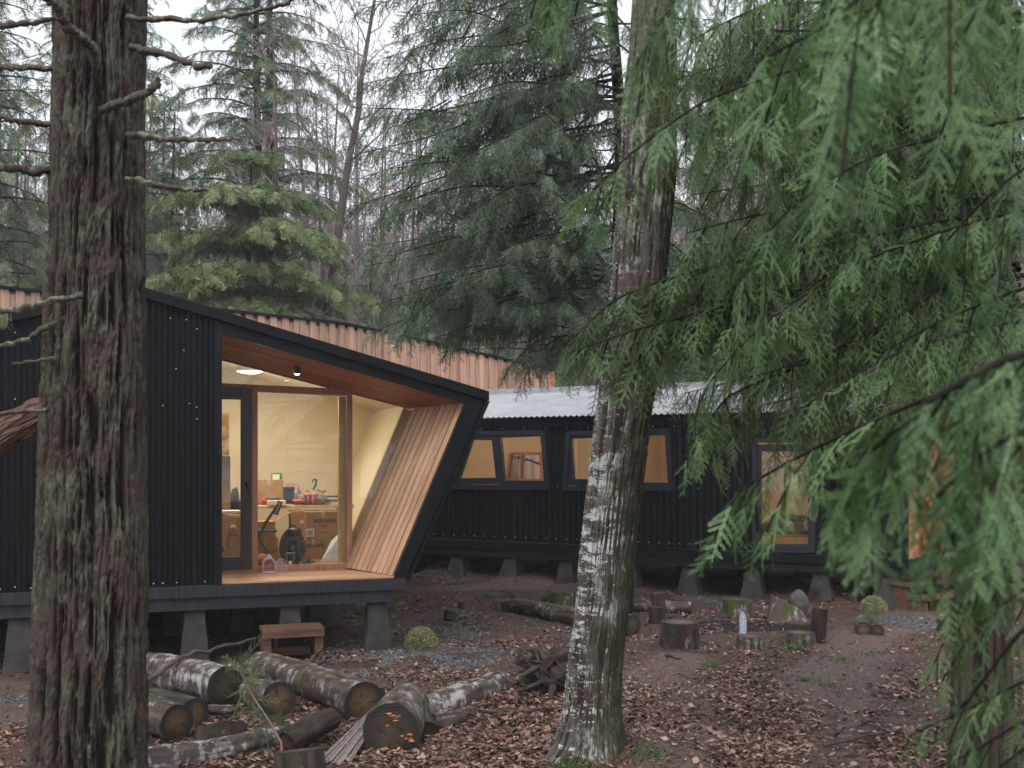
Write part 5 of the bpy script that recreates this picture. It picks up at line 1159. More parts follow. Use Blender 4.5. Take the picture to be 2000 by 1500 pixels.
def foreground_trunk():
    M['bark_left'] = m_bark('furrowed_bark', (.005, .003, .003), (.030, .018, .015), (.075, .056, .045), (.105, .118, .078), (.07, .09, .04), lt=(.50, .62), vs=.28, moss_t=(.66, .74), bump=1.0)
    b = P(172, 1620, 5.9); root = thing('tree', 'thick furrowed trunk filling the left side, with bare broken side branches', 'tree', (b[0], 6.0, float(gh(b[0], 6.0))))
    pts = []; rad = []
    for y, l, r in ((1720, 55, 290), (1500, 64, 284), (1300, 70, 283), (1100, 78, 283), (900, 82, 280), (700, 89, 281), (500, 96, 280), (300, 103, 281), (100, 107, 281), (-80, 110, 286), (-500, 118, 285), (-1500, 130, 275)):
        c = P((l+r)/2, y, 6.1); pts.append(c); rad.append((r-l)/2/F*6.02-.014)
    trunk_mesh('trunk', pts[:], rad, M['bark_left'], root, 480, 1400, .046, 8.5, 2.7, warp=1.0)
    def br(pts, r, moss=None, n=9, name='branch', m='deadbranch', rough=.25):
        pts = [P(*p) for p in pts]; k = len(pts); tt = np.linspace(0, k-1, 7*(k-1)+1); pp = np.stack([np.interp(tt, range(k), [p[c] for p in pts]) for c in range(3)], -1)
        pp[1:-1] += np.random.default_rng(int(pts[0][2]*100)).normal(0, r[0]/F*5.8*.22, pp[1:-1].shape)
        for _ in range(2): pp[1:-1] = (pp[:-2]+2*pp[1:-1]+pp[2:])/4
        t2 = np.linspace(0, len(pp)-1, len(pp)*5); p2 = np.stack([np.interp(t2, np.arange(len(pp)), pp[:, c]) for c in range(3)], -1); rb = np.interp(t2, np.arange(len(pp)), np.interp(tt, range(k), [x/F*5.8 for x in np.interp(np.linspace(0, 1, k), [0, 1], r)])); rb = rb*(1+.5*(vn(t2*1.7, r[0], 1.)-.5)); p2 = p2+np.stack([vn(t2*.9, 1, q+r[0])-.5 for q in range(3)], -1)*r[0]/F*4
        return MB().tube(p2, rb, 14, rough=.55, rs=5, at=.5).build(name, M[m], root)
    M['deadbranch'] = m_bark('lichened_dead_branch', (.02, .015, .012), (.06, .045, .038), (.11, .09, .075), (.19, .21, .15), (.14, .13, .02), lt=(.52, .6), moss_t=(.58, .7))
    br([(250, 36, 5.9), (330, 37, 5.8), (400, 41, 5.7), (500, 22, 5.6), (555, 8, 5.6), (600, -15, 5.6)], (6, 3))
    br([(255, 92, 5.8), (330, 108, 5.7), (395, 131, 5.6), (412, 129, 5.6)], (8, 4.5))
    br([(200, 215, 5.75), (245, 200, 5.5), (285, 178, 5.4), (305, 168, 5.4), (312, 153, 5.4)], (8, 5))
    br([(250, 264, 5.9), (330, 271, 5.8), (400, 274, 5.8), (468, 272, 5.8)], (7, 3))
    br([(250, 350, 5.9), (320, 362, 5.8), (360, 370, 5.8), (405, 371, 5.8)], (7, 3.5))
    br([(80, -20, 5.3), (110, 10, 5.4), (135, 55, 5.5), (165, 78, 5.6), (185, 95, 5.75)], (8, 10))
    br([(130, 34, 6), (60, 44, 5.9), (15, 49, 5.8), (-20, 60, 5.8)], (5, 7))
    br([(130, 131, 6), (60, 132, 5.9), (20, 133, 5.8), (-20, 132, 5.8)], (6, 5))
    br([(130, 244, 6), (60, 240, 5.9), (20, 232, 5.8), (-20, 225, 5.8)], (6, 4))
    br([(130, 333, 6), (60, 332, 5.9), (0, 328, 5.8), (-20, 328, 5.8)], (9, 7))
    br([(160, 578, 5.6), (110, 584, 5.5), (60, 598, 5.5), (20, 607, 5.5), (-20, 605, 5.5)], (6, 5))
    br([(130, 622, 5.9), (85, 642, 5.8), (55, 665, 5.8), (0, 676, 5.8), (-20, 678, 5.8)], (6, 4))
    br([(110, 700, 5.8), (70, 705, 5.8), (25, 712, 5.8)], (5, 2))
    br([(95, 800, 5.9), (45, 803, 5.9), (-10, 808, 5.9)], (4, 4))
    # hanging beard lichen
    r = np.random.default_rng(2)
    for (x, y, d, n) in ((5, 612, 5.5, 90), (297, 190, 5.4, 60), (2, 65, 5.8, 50), (50, 245, 5.9, 50)):
        mb = MB()
        for _ in range(n):
            p = P(x+r.normal(0, 5), y, d); L = r.uniform(.03, .09); mb.tube([p, p+V(r.normal(0, .008), r.normal(0, .008), -L*.5), p+V(r.normal(0, .014), r.normal(0, .014), -L)], [.0016, .0012, .0006], 3, caps=False)
        mb.build('lichen_tuft', m_plain('beard_lichen', (.22, .23, .13), .95) if 'lich' not in M else M['lich'], root)
    # broken red limb at left
    lim = P(20, 850, 6.6); o = MB(); pts = [P(165, 785, 6.15), P(80, 812, 6.4), P(30, 838, 6.5), (P(-20, 868, 6.4)), P(-120, 930, 6.2)]
    pp = np.array([[np.interp(t, range(5), [p[c] for p in pts]) for c in range(3)] for t in np.linspace(0, 4, 60)])
    m = 60; n = 90; rr_ = np.interp(np.linspace(0, 4, m), range(5), [.085, .115, .10, .085, .07]); th = np.arange(n)/n*2*np.pi; al = np.arange(m)[:, None]*.12
    rg_ = rr_[:, None]*(1+.45*(fbm(np.cos(th)[None]*5, np.sin(th)[None]*5, al*.5, 4)-.45)+.30*(fbm(np.cos(th)[None]*16, np.sin(th)[None]*16, al*1.2, 2)-.4))
    ax_ = unit(pp[-1]-pp[0]); s1 = unit(np.cross(ax_, V(0, 0, 1))); s2 = np.cross(s1, ax_)
    vv = pp[:, None]+rg_[..., None]*(np.cos(th)[None, :, None]*s1+np.sin(th)[None, :, None]*s2*.9); ii = np.arange(m-1)[:, None]; jj = np.arange(n)[None]; j2 = (jj+1) % n
    o.add(vv.reshape(-1, 3), np.stack([ii*n+jj, ii*n+j2, (ii+1)*n+j2, (ii+1)*n+jj], -1).reshape(-1, 4), 0, False, 0.0)
    rr = random.Random(6)
    for _ in range(60):
        k = rr.randrange(4, 50); an = rr.uniform(0, 6.28); c = pp[k]+(s1*math.cos(an)+s2*math.sin(an))*rr_[k]*.98; L_ = rr.uniform(.04, .12); d_ = (s1*math.cos(an)+s2*math.sin(an))*rr.uniform(.0, .02)
        o.add([c-s2*.006, c+s2*.006, c+ax_*L_+d_], [[0, 1, 2]])
    M['redwood'] = m_wood('torn_red_wood', (.82, 0, .5), (.022, .010, .008), (.13, .065, .05), .8, freq=30)
    o.build('broken_limb', M['redwood'], root)

def birch():
    M['bark_birch'] = m_bark('lichen_white_bark', (.016, .013, .010), (.052, .042, .033), (.10, .085, .072), (.27, .28, .25), (.04, .045, .016), lt=(.55, .62), vs=.5, moss_t=(.59, .72), bump=.6, bands=(.55, .55, .56))
    spec = ((1620, 1010, 1235), (1500, 1048, 1228), (1440, 1085, 1218), (1370, 1103, 1212), (1300, 1108, 1214), (1200, 1124, 1226), (1080, 1133, 1240), (950, 1148, 1255), (840, 1160, 1270), (720, 1176, 1285), (600, 1190, 1297), (480, 1197, 1308), (340, 1210, 1322), (200, 1216, 1322), (90, 1230, 1322), (0, 1236, 1315), (-200, 1245, 1310), (-700, 1255, 1300))
    pts = []; rad = []
    for y, l, r in spec: pts.append(P((l+r)/2, y, 7.25)); rad.append((r-l)/2/F*7.2)
    b = pts[1]; root = thing('tree', 'leaning white and moss patched trunk standing right of centre on the leaves', 'tree', (b[0], b[1], float(gh(b[0], b[1]))))
    trunk_mesh('trunk', pts, rad, M['bark_birch'], root, 240, 900, .009, 6, 2.6, flare=(.35, .16))
    # curling lichen on the left edge
    mb = MB(); r = random.Random(9)
    for _ in range(1500):
        k = r.random()**1.0*(len(pts)-6)+1; i = int(k); f = k-i; c = pts[i]*(1-f)+pts[i+1]*f; rr = rad[i]*(1-f)+rad[i+1]*f
        a = math.pi+r.gauss(0, .65) if r.random() < .75 else r.gauss(0, .5); s = r.uniform(.004, .011)
        p = c+V(math.cos(a)*rr*1.03, -abs(math.sin(a))*rr*1.03, 0); e = V(r.gauss(0, 1), r.gauss(0, 1), r.gauss(0, 1)); e = unit(e)*s; g = unit(np.cross(e, V(r.gauss(0, 1), 1, r.gauss(0, 1))))*s
        mb.add([p-e, p+g*.6, p+e, p-g*.6], [[0, 1, 2, 3]], 0 if math.cos(a) < .3 else 1)
    mb.build('lichen', [m_plain('pale_lichen', (.36, .38, .33), .95), m_plain('trunk_moss', (.10, .12, .03), .95)], root)

def conifer(name, label, base, H, r0, zlo, nl, lmax, temps, fol, bark, seed, step, scl, shape=1.0, up=.1, tip=0, group=None, trunks=1, lean=(0, 0), bz=.5, build=True, layer=0.0):
    rng = np.random.default_rng(seed); base = np.asarray(base, float)
    root = thing(name, label, 'tree', base, group); w = MB(); f = MB()
    for q in range(trunks):
        off = V(q*.45, q*.1, 0); w.tube([base+off+V(lean[0], lean[1], 1)*t*H+V(.06*math.sin(t*7+q), 0, 0)*1 for t in np.linspace(0, 1, 12)], np.linspace(r0, r0*.12, 12), 12, rough=.12)
    for i in range(nl):
        u = (i+.5)/nl; 
        if layer: u = round(u*layer)/layer+rng.normal(0, .018)
        u = min(.995, max(0, u))
        z = zlo+(H-zlo)*u; a = i*2.399+rng.normal(0, .3); L = lmax*((1-u)**shape*.94+.06)*rng.uniform(.65, 1.1)
        d = V(math.cos(a), math.sin(a), 0); b = base+V(lean[0]*z, lean[1]*z, z)
        pth = [b, b+d*L*.35+V(0, 0, up*L*.35), b+d*L*.7+V(0, 0, up*L*.35-.03*L), b+d*L+V(0, 0, up*L*.2-bz*.2*L)]
        limb(w, f, pth, max(.006, r0*.22*(1-u*.7)), temps, rng, step, scl*(.55+.45*L/lmax), .12, 62, .38, roll=.75)
    w.build('trunk', M[bark], root); f.build('crown', [M[fol], M['stem']], root)
    return root

def dark_tree():
    # dark drooping conifer behind the birch
    rng = np.random.default_rng(77); base = G(1238, 1204); base = V((1216-1000)/F*13.6, 13.6, float(gh(1.43, 13.6))-.05)
    root = thing('tree', 'dark drooping conifer whose thin black trunk stands just behind the birch trunk', 'tree', base)
    w = MB(); f = MB()
    cx = lambda z: base[0]-.012*z*1.1+.05*math.sin(z*1.3)
    w.tube([V(cx(z), base[1]-.01*z, z+base[2]) for z in np.linspace(0, 11.5, 24)], np.linspace(.125, .04, 24), 16, rough=.12)
    w2 = MB()
    # limbs towards the left given by where they are seen
    tips = []
    for (y0, x1, y1, d1) in ((-40, 760, -60, 12.4), (10, 790, 70, 11.8), (60, 730, 120, 12.2), (110, 700, 165, 12.0), (150, 760, 250, 11.0), (190, 730, 230, 12.8), (230, 700, 300, 11.6), (280, 730, 340, 12.6), (300, 770, 400, 10.8), (350, 740, 430, 12.2), (400, 760, 500, 11.4), (440, 730, 480, 13.2), (470, 760, 560, 12.0), (520, 770, 630, 12.6), (560, 720, 650, 13.4), (600, 850, 660, 12.8), (-150, 780, -120, 12.2), (-100, 900, -30, 11), (30, 900, 90, 10.8), (130, 900, 190, 10.6), (250, 900, 310, 10.4), (350, 900, 430, 10.6), (460, 900, 540, 10.8), (560, 930, 610, 11.6), (70, 860, 150, 13.8), (320, 850, 400, 14), (500, 850, 600, 14), (650, 990, 720, 12.4), (200, 1000, 260, 10.9), (420, 1000, 480, 11.0), (550, 1010, 600, 11.2), (640, 1030, 690, 11.5), (-20, 820, 10, 13.2), (40, 960, 20, 12), (0, 1000, 60, 12.8), (160, 990, 150, 12.9), (210, 820, 290, 13.4), (290, 1010, 350, 13), (400, 830, 460, 13), (480, 990, 520, 13), (600, 820, 600, 13.2), (520, 1080, 560, 12.5), (100, 1080, 130, 12.4), (300, 1100, 330, 12.2), (0, 700, 20, 13.4), (330, 690, 280, 13.8), (40, 1120, 90, 12.0), (130, 1090, 200, 11.8), (220, 1130, 300, 11.9), (310, 1100, 400, 11.7), (400, 1120, 500, 11.8), (500, 1090, 600, 11.8), (180, 690, 210, 12.2), (260, 700, 400, 11.8), (380, 710, 520, 11.8), (540, 720, 600, 12.2), (90, 800, 30, 11.6), (330, 760, 330, 11.4), (450, 780, 640, 11.6), (-60, 950, 60, 11.4), (120, 1050, 250, 14.4), (250, 950, 420, 14.4), (60, 1300, 120, 12.4), (200, 1310, 260, 12.2), (330, 1290, 420, 12.4), (460, 1320, 560, 12.6),
                            (100, 1420, 160, 12.5), (200, 1500, 260, 12.8), (300, 1450, 360, 12.2), (400, 1520, 470, 12.6), (500, 1450, 580, 12.4), (560, 1560, 640, 12.2), (20, 1400, 40, 12.2), (360, 1360, 420, 11.2), (700, 1330, 735, 12.6)):
        p0 = P(1205, y0, 13.45); p1 = P(x1, y1, d1)
        p0 = p0+V(0, 0, rng.normal(0, .2)); m1 = p0*.62+p1*.38+V(rng.normal(0, .06), rng.normal(0, .2), .10+rng.normal(0, .12)); m2 = p0*.28+p1*.72+V(0, rng.normal(0, .1), .08+rng.normal(0, .1))
        L = np.linalg.norm(p1-p0)
        limb(w2, f, [p0, m1, m2, p1], .008+.004*L, T_dark, rng, .047, .85, .18, 60, .6, 0.25, roll=.8)
        # secondary limbs
        for q in range(3 if L > 1.6 else 2):
            s = rng.uniform(.3, .85); b = p0*(1-s)+p1*s+V(0, 0, .08); sg = 1 if q % 2 else -1
            dd = unit(p1-p0); sd = V(-dd[1], dd[0], 0)*sg
            e = b+(dd*.6+sd)*L*.28*(1.3-s)+V(0, 0, -.12-.3*rng.random()); limb(w2, f, [b, (b+e)/2+V(0, 0, .03), e], .010, T_dark, rng, .048, .80, .1, 60, .6, .35, roll=.8)
    w.build('trunk', M['trunk_fir'], root); w2.build('limbs', M['trunk_fir'], root); f.build('crown', [M['needle_dark'], M['stem']], root)

def hanging_branch(w, f, pts, r0, temps, rng, scl, step, sub=.18, sublen=.45, drop=.8, subscl=None, mats=(0, 1)):
    # a bough with pendulous side shoots
    pts = [P(*p) for p in pts]; k = len(pts)
    limb(w, f, pts, r0, temps, rng, step, scl, .12, 55, .45, .1, mats=mats)
    seg = [np.linalg.norm(b-a) for a, b in zip(pts[:-1], pts[1:])]; L = sum(seg); n = int(L/sub)
    for i in range(n):
        s = (.1+.88*(i+.5)/n)*(k-1); j = min(int(s), k-2); b = pts[j]*(1-s+j)+pts[j+1]*(s-j); tg_ = unit(pts[j+1]-pts[j]); sd = unit(np.cross(V(0, 0, 1), tg_))*(1 if i % 2 else -1)
        l = sublen*rng.uniform(.5, 1.15)*(1-.45*s/(k-1)); e = b+(tg_*.55+sd*.55)*l*.7+V(0, 0, -drop*l*rng.uniform(.6, 1.2))
        m_ = (b+e)/2+V(0, 0, .12*l)
        limb(w, f, [b, m_, e], max(.002, r0*.35), temps, rng, step, (subscl or scl)*.85, .1, 50, .4, .15, mats=mats, roll=.4)

def right_trees():
    # (1) big fir behind at right: mid-depth mass, trunk at the right edge
    rng = np.random.default_rng(5)
    base = V((1915-1000)/F*6.6, 6.6, 0); base[2] = float(gh(base[0], base[1]))-.05
    root = thing('tree', 'tall conifer at right edge, its dark trunk half hidden by hanging green sprays', 'tree', base)
    trunk_mesh('trunk', [base+V(.01*z, 0, z) for z in (0, .5, 1, 2, 3, 5, 8)], [.21, .18, .165, .155, .15, .13, .1], M['trunk_fir'], root, 160, 420, .016, 7, 1.2)
    w = MB(); f = MB()
    B = [
        # upper boughs sweeping left, seen mostly in the top right
        [(2080, -40, 6.6), (1800, -60, 6.2), (1560, -20, 5.8), (1380, 60, 5.5)], [(2060, 20, 6.5), (1850, 60, 6.2), (1640, 130, 5.9), (1460, 230, 5.6)],
        [(2050, 120, 6.4), (1900, 90, 5.5), (1720, 60, 5.0), (1500, 60, 4.8)], [(2040, 60, 6.8), (1950, 70, 6.8), (1840, 120, 6.9), (1680, 190, 7.2)],
        [(2060, 200, 6.6), (1880, 190, 6.4), (1700, 270, 6.0), (1500, 330, 5.6)], [(2020, 150, 6.6), (1800, 230, 7.2), (1600, 260, 7.6), (1400, 290, 7.8)],
        [(2050, 300, 6.6), (1880, 300, 6.2), (1680, 380, 5.8), (1440, 430, 5.6)], [(2040, 380, 6.6), (1860, 350, 7.2), (1640, 340, 7.6), (1350, 380, 7.8)],
        [(2040, 420, 6.6), (1880, 420, 6.0), (1660, 470, 5.6), (1380, 520, 6.2), (1140, 640, 6.5)], [(2040, 470, 6.8), (1800, 440, 7.4), (1560, 480, 7.6), (1330, 560, 7.4)],
        [(2040, 540, 6.6), (1860, 530, 6.2), (1640, 560, 5.6), (1430, 640, 5.4)], [(2040, 600, 6.6), (1860, 590, 6.8), (1620, 620, 7.2), (1380, 690, 7.0)],
        [(2040, 620, 6.4), (1900, 640, 5.6), (1720, 700, 5.2), (1560, 800, 5.0)], [(2040, 660, 6.6), (1800, 650, 6.8), (1600, 700, 6.6), (1420, 770, 6.2), (1380, 830, 6.0)],
        [(2040, 700, 6.6), (1900, 700, 6.4), (1700, 730, 6.2), (1520, 820, 6.0)], [(1990, 300, 6.4), (1700, 420, 6.6), (1480, 560, 6.4), (1320, 640, 6.2), (1240, 700, 6.1)],
        [(1990, 250, 6.4), (1760, 200, 6.2), (1500, 180, 6.6), (1350, 220, 6.8)], [(1990, 20, 6.4), (1700, 0, 6.8), (1480, 10, 7.0), (1330, 90, 7.0)],
        [(2000, 760, 6.5), (1880, 760, 6.7), (1740, 800, 6.6), (1640, 860, 6.4)], [(1800, 440, 6.4), (1550, 490, 6.3), (1350, 530, 6.3), (1200, 580, 6.3), (1110, 670, 6.3)], [(1650, 560, 6.2), (1420, 600, 6.1), (1250, 640, 6.1), (1110, 690, 6.2)], [(1700, 500, 6.3), (1500, 540, 6.2), (1330, 600, 6.2), (1190, 700, 6.2)], [(1900, 640, 7.5), (1650, 690, 8.0), (1450, 740, 8.5), (1330, 770, 8.8)], [(1950, 700, 7.5), (1750, 740, 8.0), (1580, 770, 8.4), (1450, 800, 8.6)], [(1990, 760, 7.2), (1850, 760, 7.6), (1700, 800, 8), (1560, 850, 8.2)], [(1900, 600, 8), (1600, 640, 8.6), (1400, 690, 9)], [(1990, 480, 6.3), (1840, 560, 5.9), (1720, 640, 5.7), (1600, 700, 5.7)],
    ]
    for i in range(40):
        y0 = -170+i*20+rng.uniform(-25, 25); x1 = rng.uniform(1270, 1720); y1 = y0+rng.uniform(60, 230); d1 = rng.uniform(5.6, 9.6); dm = (6.6+d1)/2
        if y1 > 640: x1 = max(x1, 1480)
        B.append([(1990, y0, 6.5), (1990*.6+x1*.4, y0*.6+y1*.4-25, dm), (x1, y1, d1)])
    for b in B: hanging_branch(w, f, b, .018, T_mid, rng, .66, .032, .13, .68 if b[-1][1] < 520 else .36, .95)
    w.build('limbs', M['trunk_fir'], root); f.build('crown', [M['needle_mid'], M['stem']], root)
    # (2) nearer fir standing outside the frame at right: its long near boughs hang into view
    rng = np.random.default_rng(15)
    base = V(3.3, 2.6, 0); base[2] = float(gh(3.3, 2.6))-.05
    root = thing('tree', 'nearest conifer, its blurred bright green boughs hanging in at the right', 'tree', base)
    trunk_mesh('trunk', [base+V(0, 0, z) for z in (0, .5, 1, 2, 3, 5, 8)], [.21, .18, .165, .155, .15, .13, .1], M['trunk_fir'], root, 48, 80, .016, 7, 1.2)
    w = MB(); f = MB()
    tr = lambda z: (base[0], base[1], z)
    def bough(z, pts, r0, scl, step, sub, sl, drop, temps=T_near):
        a = V(*tr(z)); q = [P(*p) for p in pts]; w.tube([a, (a*.5+q[0]*.5)+V(0, 0, .08), q[0]], [r0*1.6, r0*1.3, r0], 8, caps=False, rough=.1)
        hanging_branch(w, f, pts, r0, temps, rng, scl, step, sub, sl, drop)
    # big blurred one, right middle
    bough(2.4, [(2120, 660, 1.75), (1960, 700, 1.6), (1800, 790, 1.6), (1700, 880, 1.65), (1640, 960, 1.7)], .008, .75, .03, .08, .24, .8)
    bough(2.3, [(2120, 820, 1.6), (1990, 840, 1.55), (1900, 900, 1.55), (1830, 970, 1.6)], .006, .75, .03, .08, .22, .8)
    bough(2.5, [(2150, 740, 2.3), (1900, 740, 2.4), (1640, 850, 2.6), (1490, 930, 2.8), (1440, 960, 2.9)], .007, .75, .034, .09, .28, .8)
    bough(2.0, [(2120, 1000, 2.4), (1980, 1060, 2.3), (1890, 1150, 2.3), (1830, 1230, 2.4)], .005, .55, .055, .17, .18, .8)
    bough(1.7, [(2120, 1180, 2.2), (2000, 1220, 2.2), (1920, 1330, 2.2), (1870, 1390, 2.3)], .006, .65, .045, .14, .20, .8)
    bough(1.5, [(2120, 1280, 2.6), (2020, 1320, 2.6), (1880, 1390, 2.7), (1790, 1430, 2.8)], .005, .65, .045, .13, .20, .8)
    bough(2.2, [(2150, 760, 2.0), (1960, 780, 1.95), (1800, 860, 1.95), (1700, 960, 2.0)], .006, .75, .032, .085, .26, .8)
    bough(2.0, [(2150, 900, 1.9), (2000, 930, 1.9), (1880, 1010, 1.95), (1800, 1090, 2.0)], .006, .7, .035, .1, .22, .8)
    bough(1.6, [(2120, 1100, 2.9), (2010, 1140, 2.9), (1900, 1230, 3.0), (1840, 1330, 3.0)], .005, .6, .05, .15, .22, .8)
    bough(1.4, [(2120, 1360, 2.9), (2010, 1400, 2.9), (1900, 1470, 3.0), (1800, 1510, 3.0)], .005, .65, .045, .13, .2, .8)
    bough(1.9, [(2120, 940, 2.0), (2020, 1000, 2.0), (1940, 1090, 2.05), (1880, 1200, 2.1)], .005, .6, .05, .14, .18, .8)
    bough(1.3, [(2120, 1440, 2.4), (2030, 1440, 2.4), (1950, 1500, 2.4)], .005, .8, .034, .09, .28, .9)
    bough(2.1, [(2120, 900, 3.0), (1980, 1000, 3.1), (1900, 1130, 3.2), (1850, 1240, 3.3), (1810, 1330, 3.3)], .005, .5, .06, .2, .18, .8)
    # overhead boughs at the top
    bough(3.2, [(2200, -200, 2.2), (1980, -170, 2.0), (1800, -120, 1.9), (1660, -90, 2.0)], .008, .8, .036, .10, .30, 1.1)
    bough(3.1, [(2200, -160, 2.9), (1900, -160, 2.8), (1600, -150, 2.8), (1330, -120, 2.9), (1130, -60, 3.0), (1030, -25, 3.0)], .008, .8, .045, .15, .26, 1.0)
    bough(3.1, [(2150, 20, 3.3), (1850, 60, 3.4), (1600, 120, 3.3), (1380, 190, 3.2), (1230, 300, 3.1), (1160, 370, 3.1)], .007, .8, .045, .15, .30, 1.0)
    bough(3.3, [(1800, -260, 3.8), (1500, -160, 3.7), (1350, -50, 3.6), (1280, 60, 3.5), (1240, 130, 3.5)], .006, .8, .045, .13, .30, 1.0)
    bough(3.2, [(2100, -60, 2.2), (1850, -20, 2.1), (1650, 30, 2.1), (1500, 110, 2.1)], .006, .7, .045, .13, .26, 1.1)
    bough(3.0, [(2150, 200, 3.8), (1950, 240, 3.7), (1700, 300, 3.6), (1520, 420, 3.6), (1440, 560, 3.6)], .008, .8, .045, .13, .38, 1.0)
    bough(2.9, [(2150, 260, 2.9), (2040, 300, 2.9), (1930, 380, 2.9), (1850, 470, 3.0)], .006, .8, .045, .14, .30, 1.0)
    bough(2.7, [(2150, 380, 4.0), (1900, 430, 4.1), (1650, 520, 4.2), (1480, 640, 4.2), (1370, 760, 4.2), (1340, 900, 4.2)], .007, .65, .05, .15, .24, .8)
    bough(2.6, [(2150, 540, 3.1), (2000, 560, 3.2), (1850, 620, 3.3), (1720, 690, 3.4)], .007, .8, .042, .12, .34, 1.0)
    bough(3.2, [(2150, -60, 1.7), (1900, -120, 1.55), (1740, -60, 1.5), (1650, 20, 1.5)], .006, .7, .04, .13, .26, 1.1)
    w.build('limbs', M['trunk_fir'], root); f.build('crown', [M['needle_near'], M['stem']], root)

# ------------------------------------------------------------------ bare trees and distant wood
def bare_mesh(seed, H, r0, lean=0.0, nb=26, path=None, tw=1.0, rmin=.007, depth=3):
    r = np.random.default_rng(seed); tr = MB(); cr = MB()
    pp = np.array(path) if path is not None else np.array([V(lean*t*H+.12*math.sin(t*5+seed)*t, .1*math.sin(t*4+seed*2), t*H) for t in np.linspace(0, 1, 14)])
    rad = np.linspace(r0, r0*.12, len(pp)); tr.tube(pp, rad, 10, rough=.12)
    def grow(p, d, L, rr, lv):
        n = 4 if lv < 2 else 3; pts = [p]; dd = d
        for i in range(n):
            dd = unit(dd+r.normal(0, .16, 3)+V(0, 0, .07)); pts.append(pts[-1]+dd*L/n)
        cr.tube(pts, np.linspace(rr, max(rmin*.5, rr*.3), len(pts)), 4 if lv < 2 else 3, caps=False)
        if lv >= depth: return
        for k in range(int((5 if lv == 0 else 4)*tw)):
            s = r.uniform(.25, 1); i = min(int(s*n), n-1); q = pts[i]+(pts[i+1]-pts[i])*(s*n-i)
            ax = unit(np.cross(dd, r.normal(0, 1, 3))); nd = unit(dd*math.cos(.75)+ax*math.sin(.75)+V(0, 0, .12)); grow(q, nd, L*r.uniform(.35, .62), max(rmin, rr*.45), lv+1)
    for k in range(nb):
        s = .3+.7*(k+.5)/nb; i = s*(len(pp)-1); j = min(int(i), len(pp)-2); p = pp[j]+(pp[j+1]-pp[j])*(i-j); a = k*2.4+r.normal(0, .4)
        d = unit(V(math.cos(a), math.sin(a), r.uniform(.35, 1.0))); grow(p, d, H*.21*(1.25-s)*r.uniform(.7, 1.2), max(rmin, rad[j]*.35), 0)
    return tr, cr

def haze():
    mb = MB(); mb.box(V(0, 100, 22), (420, 300, 60)); o = mb.build('haze', None)
    m = bpy.data.materials.new('mist'); m.use_nodes = True; t = m.node_tree; t.nodes.clear(); q = t.nodes.new('ShaderNodeOutputMaterial'); v = t.nodes.new('ShaderNodeVolumePrincipled')
    v.inputs['Color'].default_value = (.93, .95, 1, 1); v.inputs['Density'].default_value = .0013; v.inputs['Anisotropy'].default_value = 0.0
    t.links.new(v.outputs[0], q.inputs['Volume']); o.data.materials.clear(); o.data.materials.append(m)
    tag(o, 'thin winter mist hanging in the wood', 'mist', None, 'stuff')

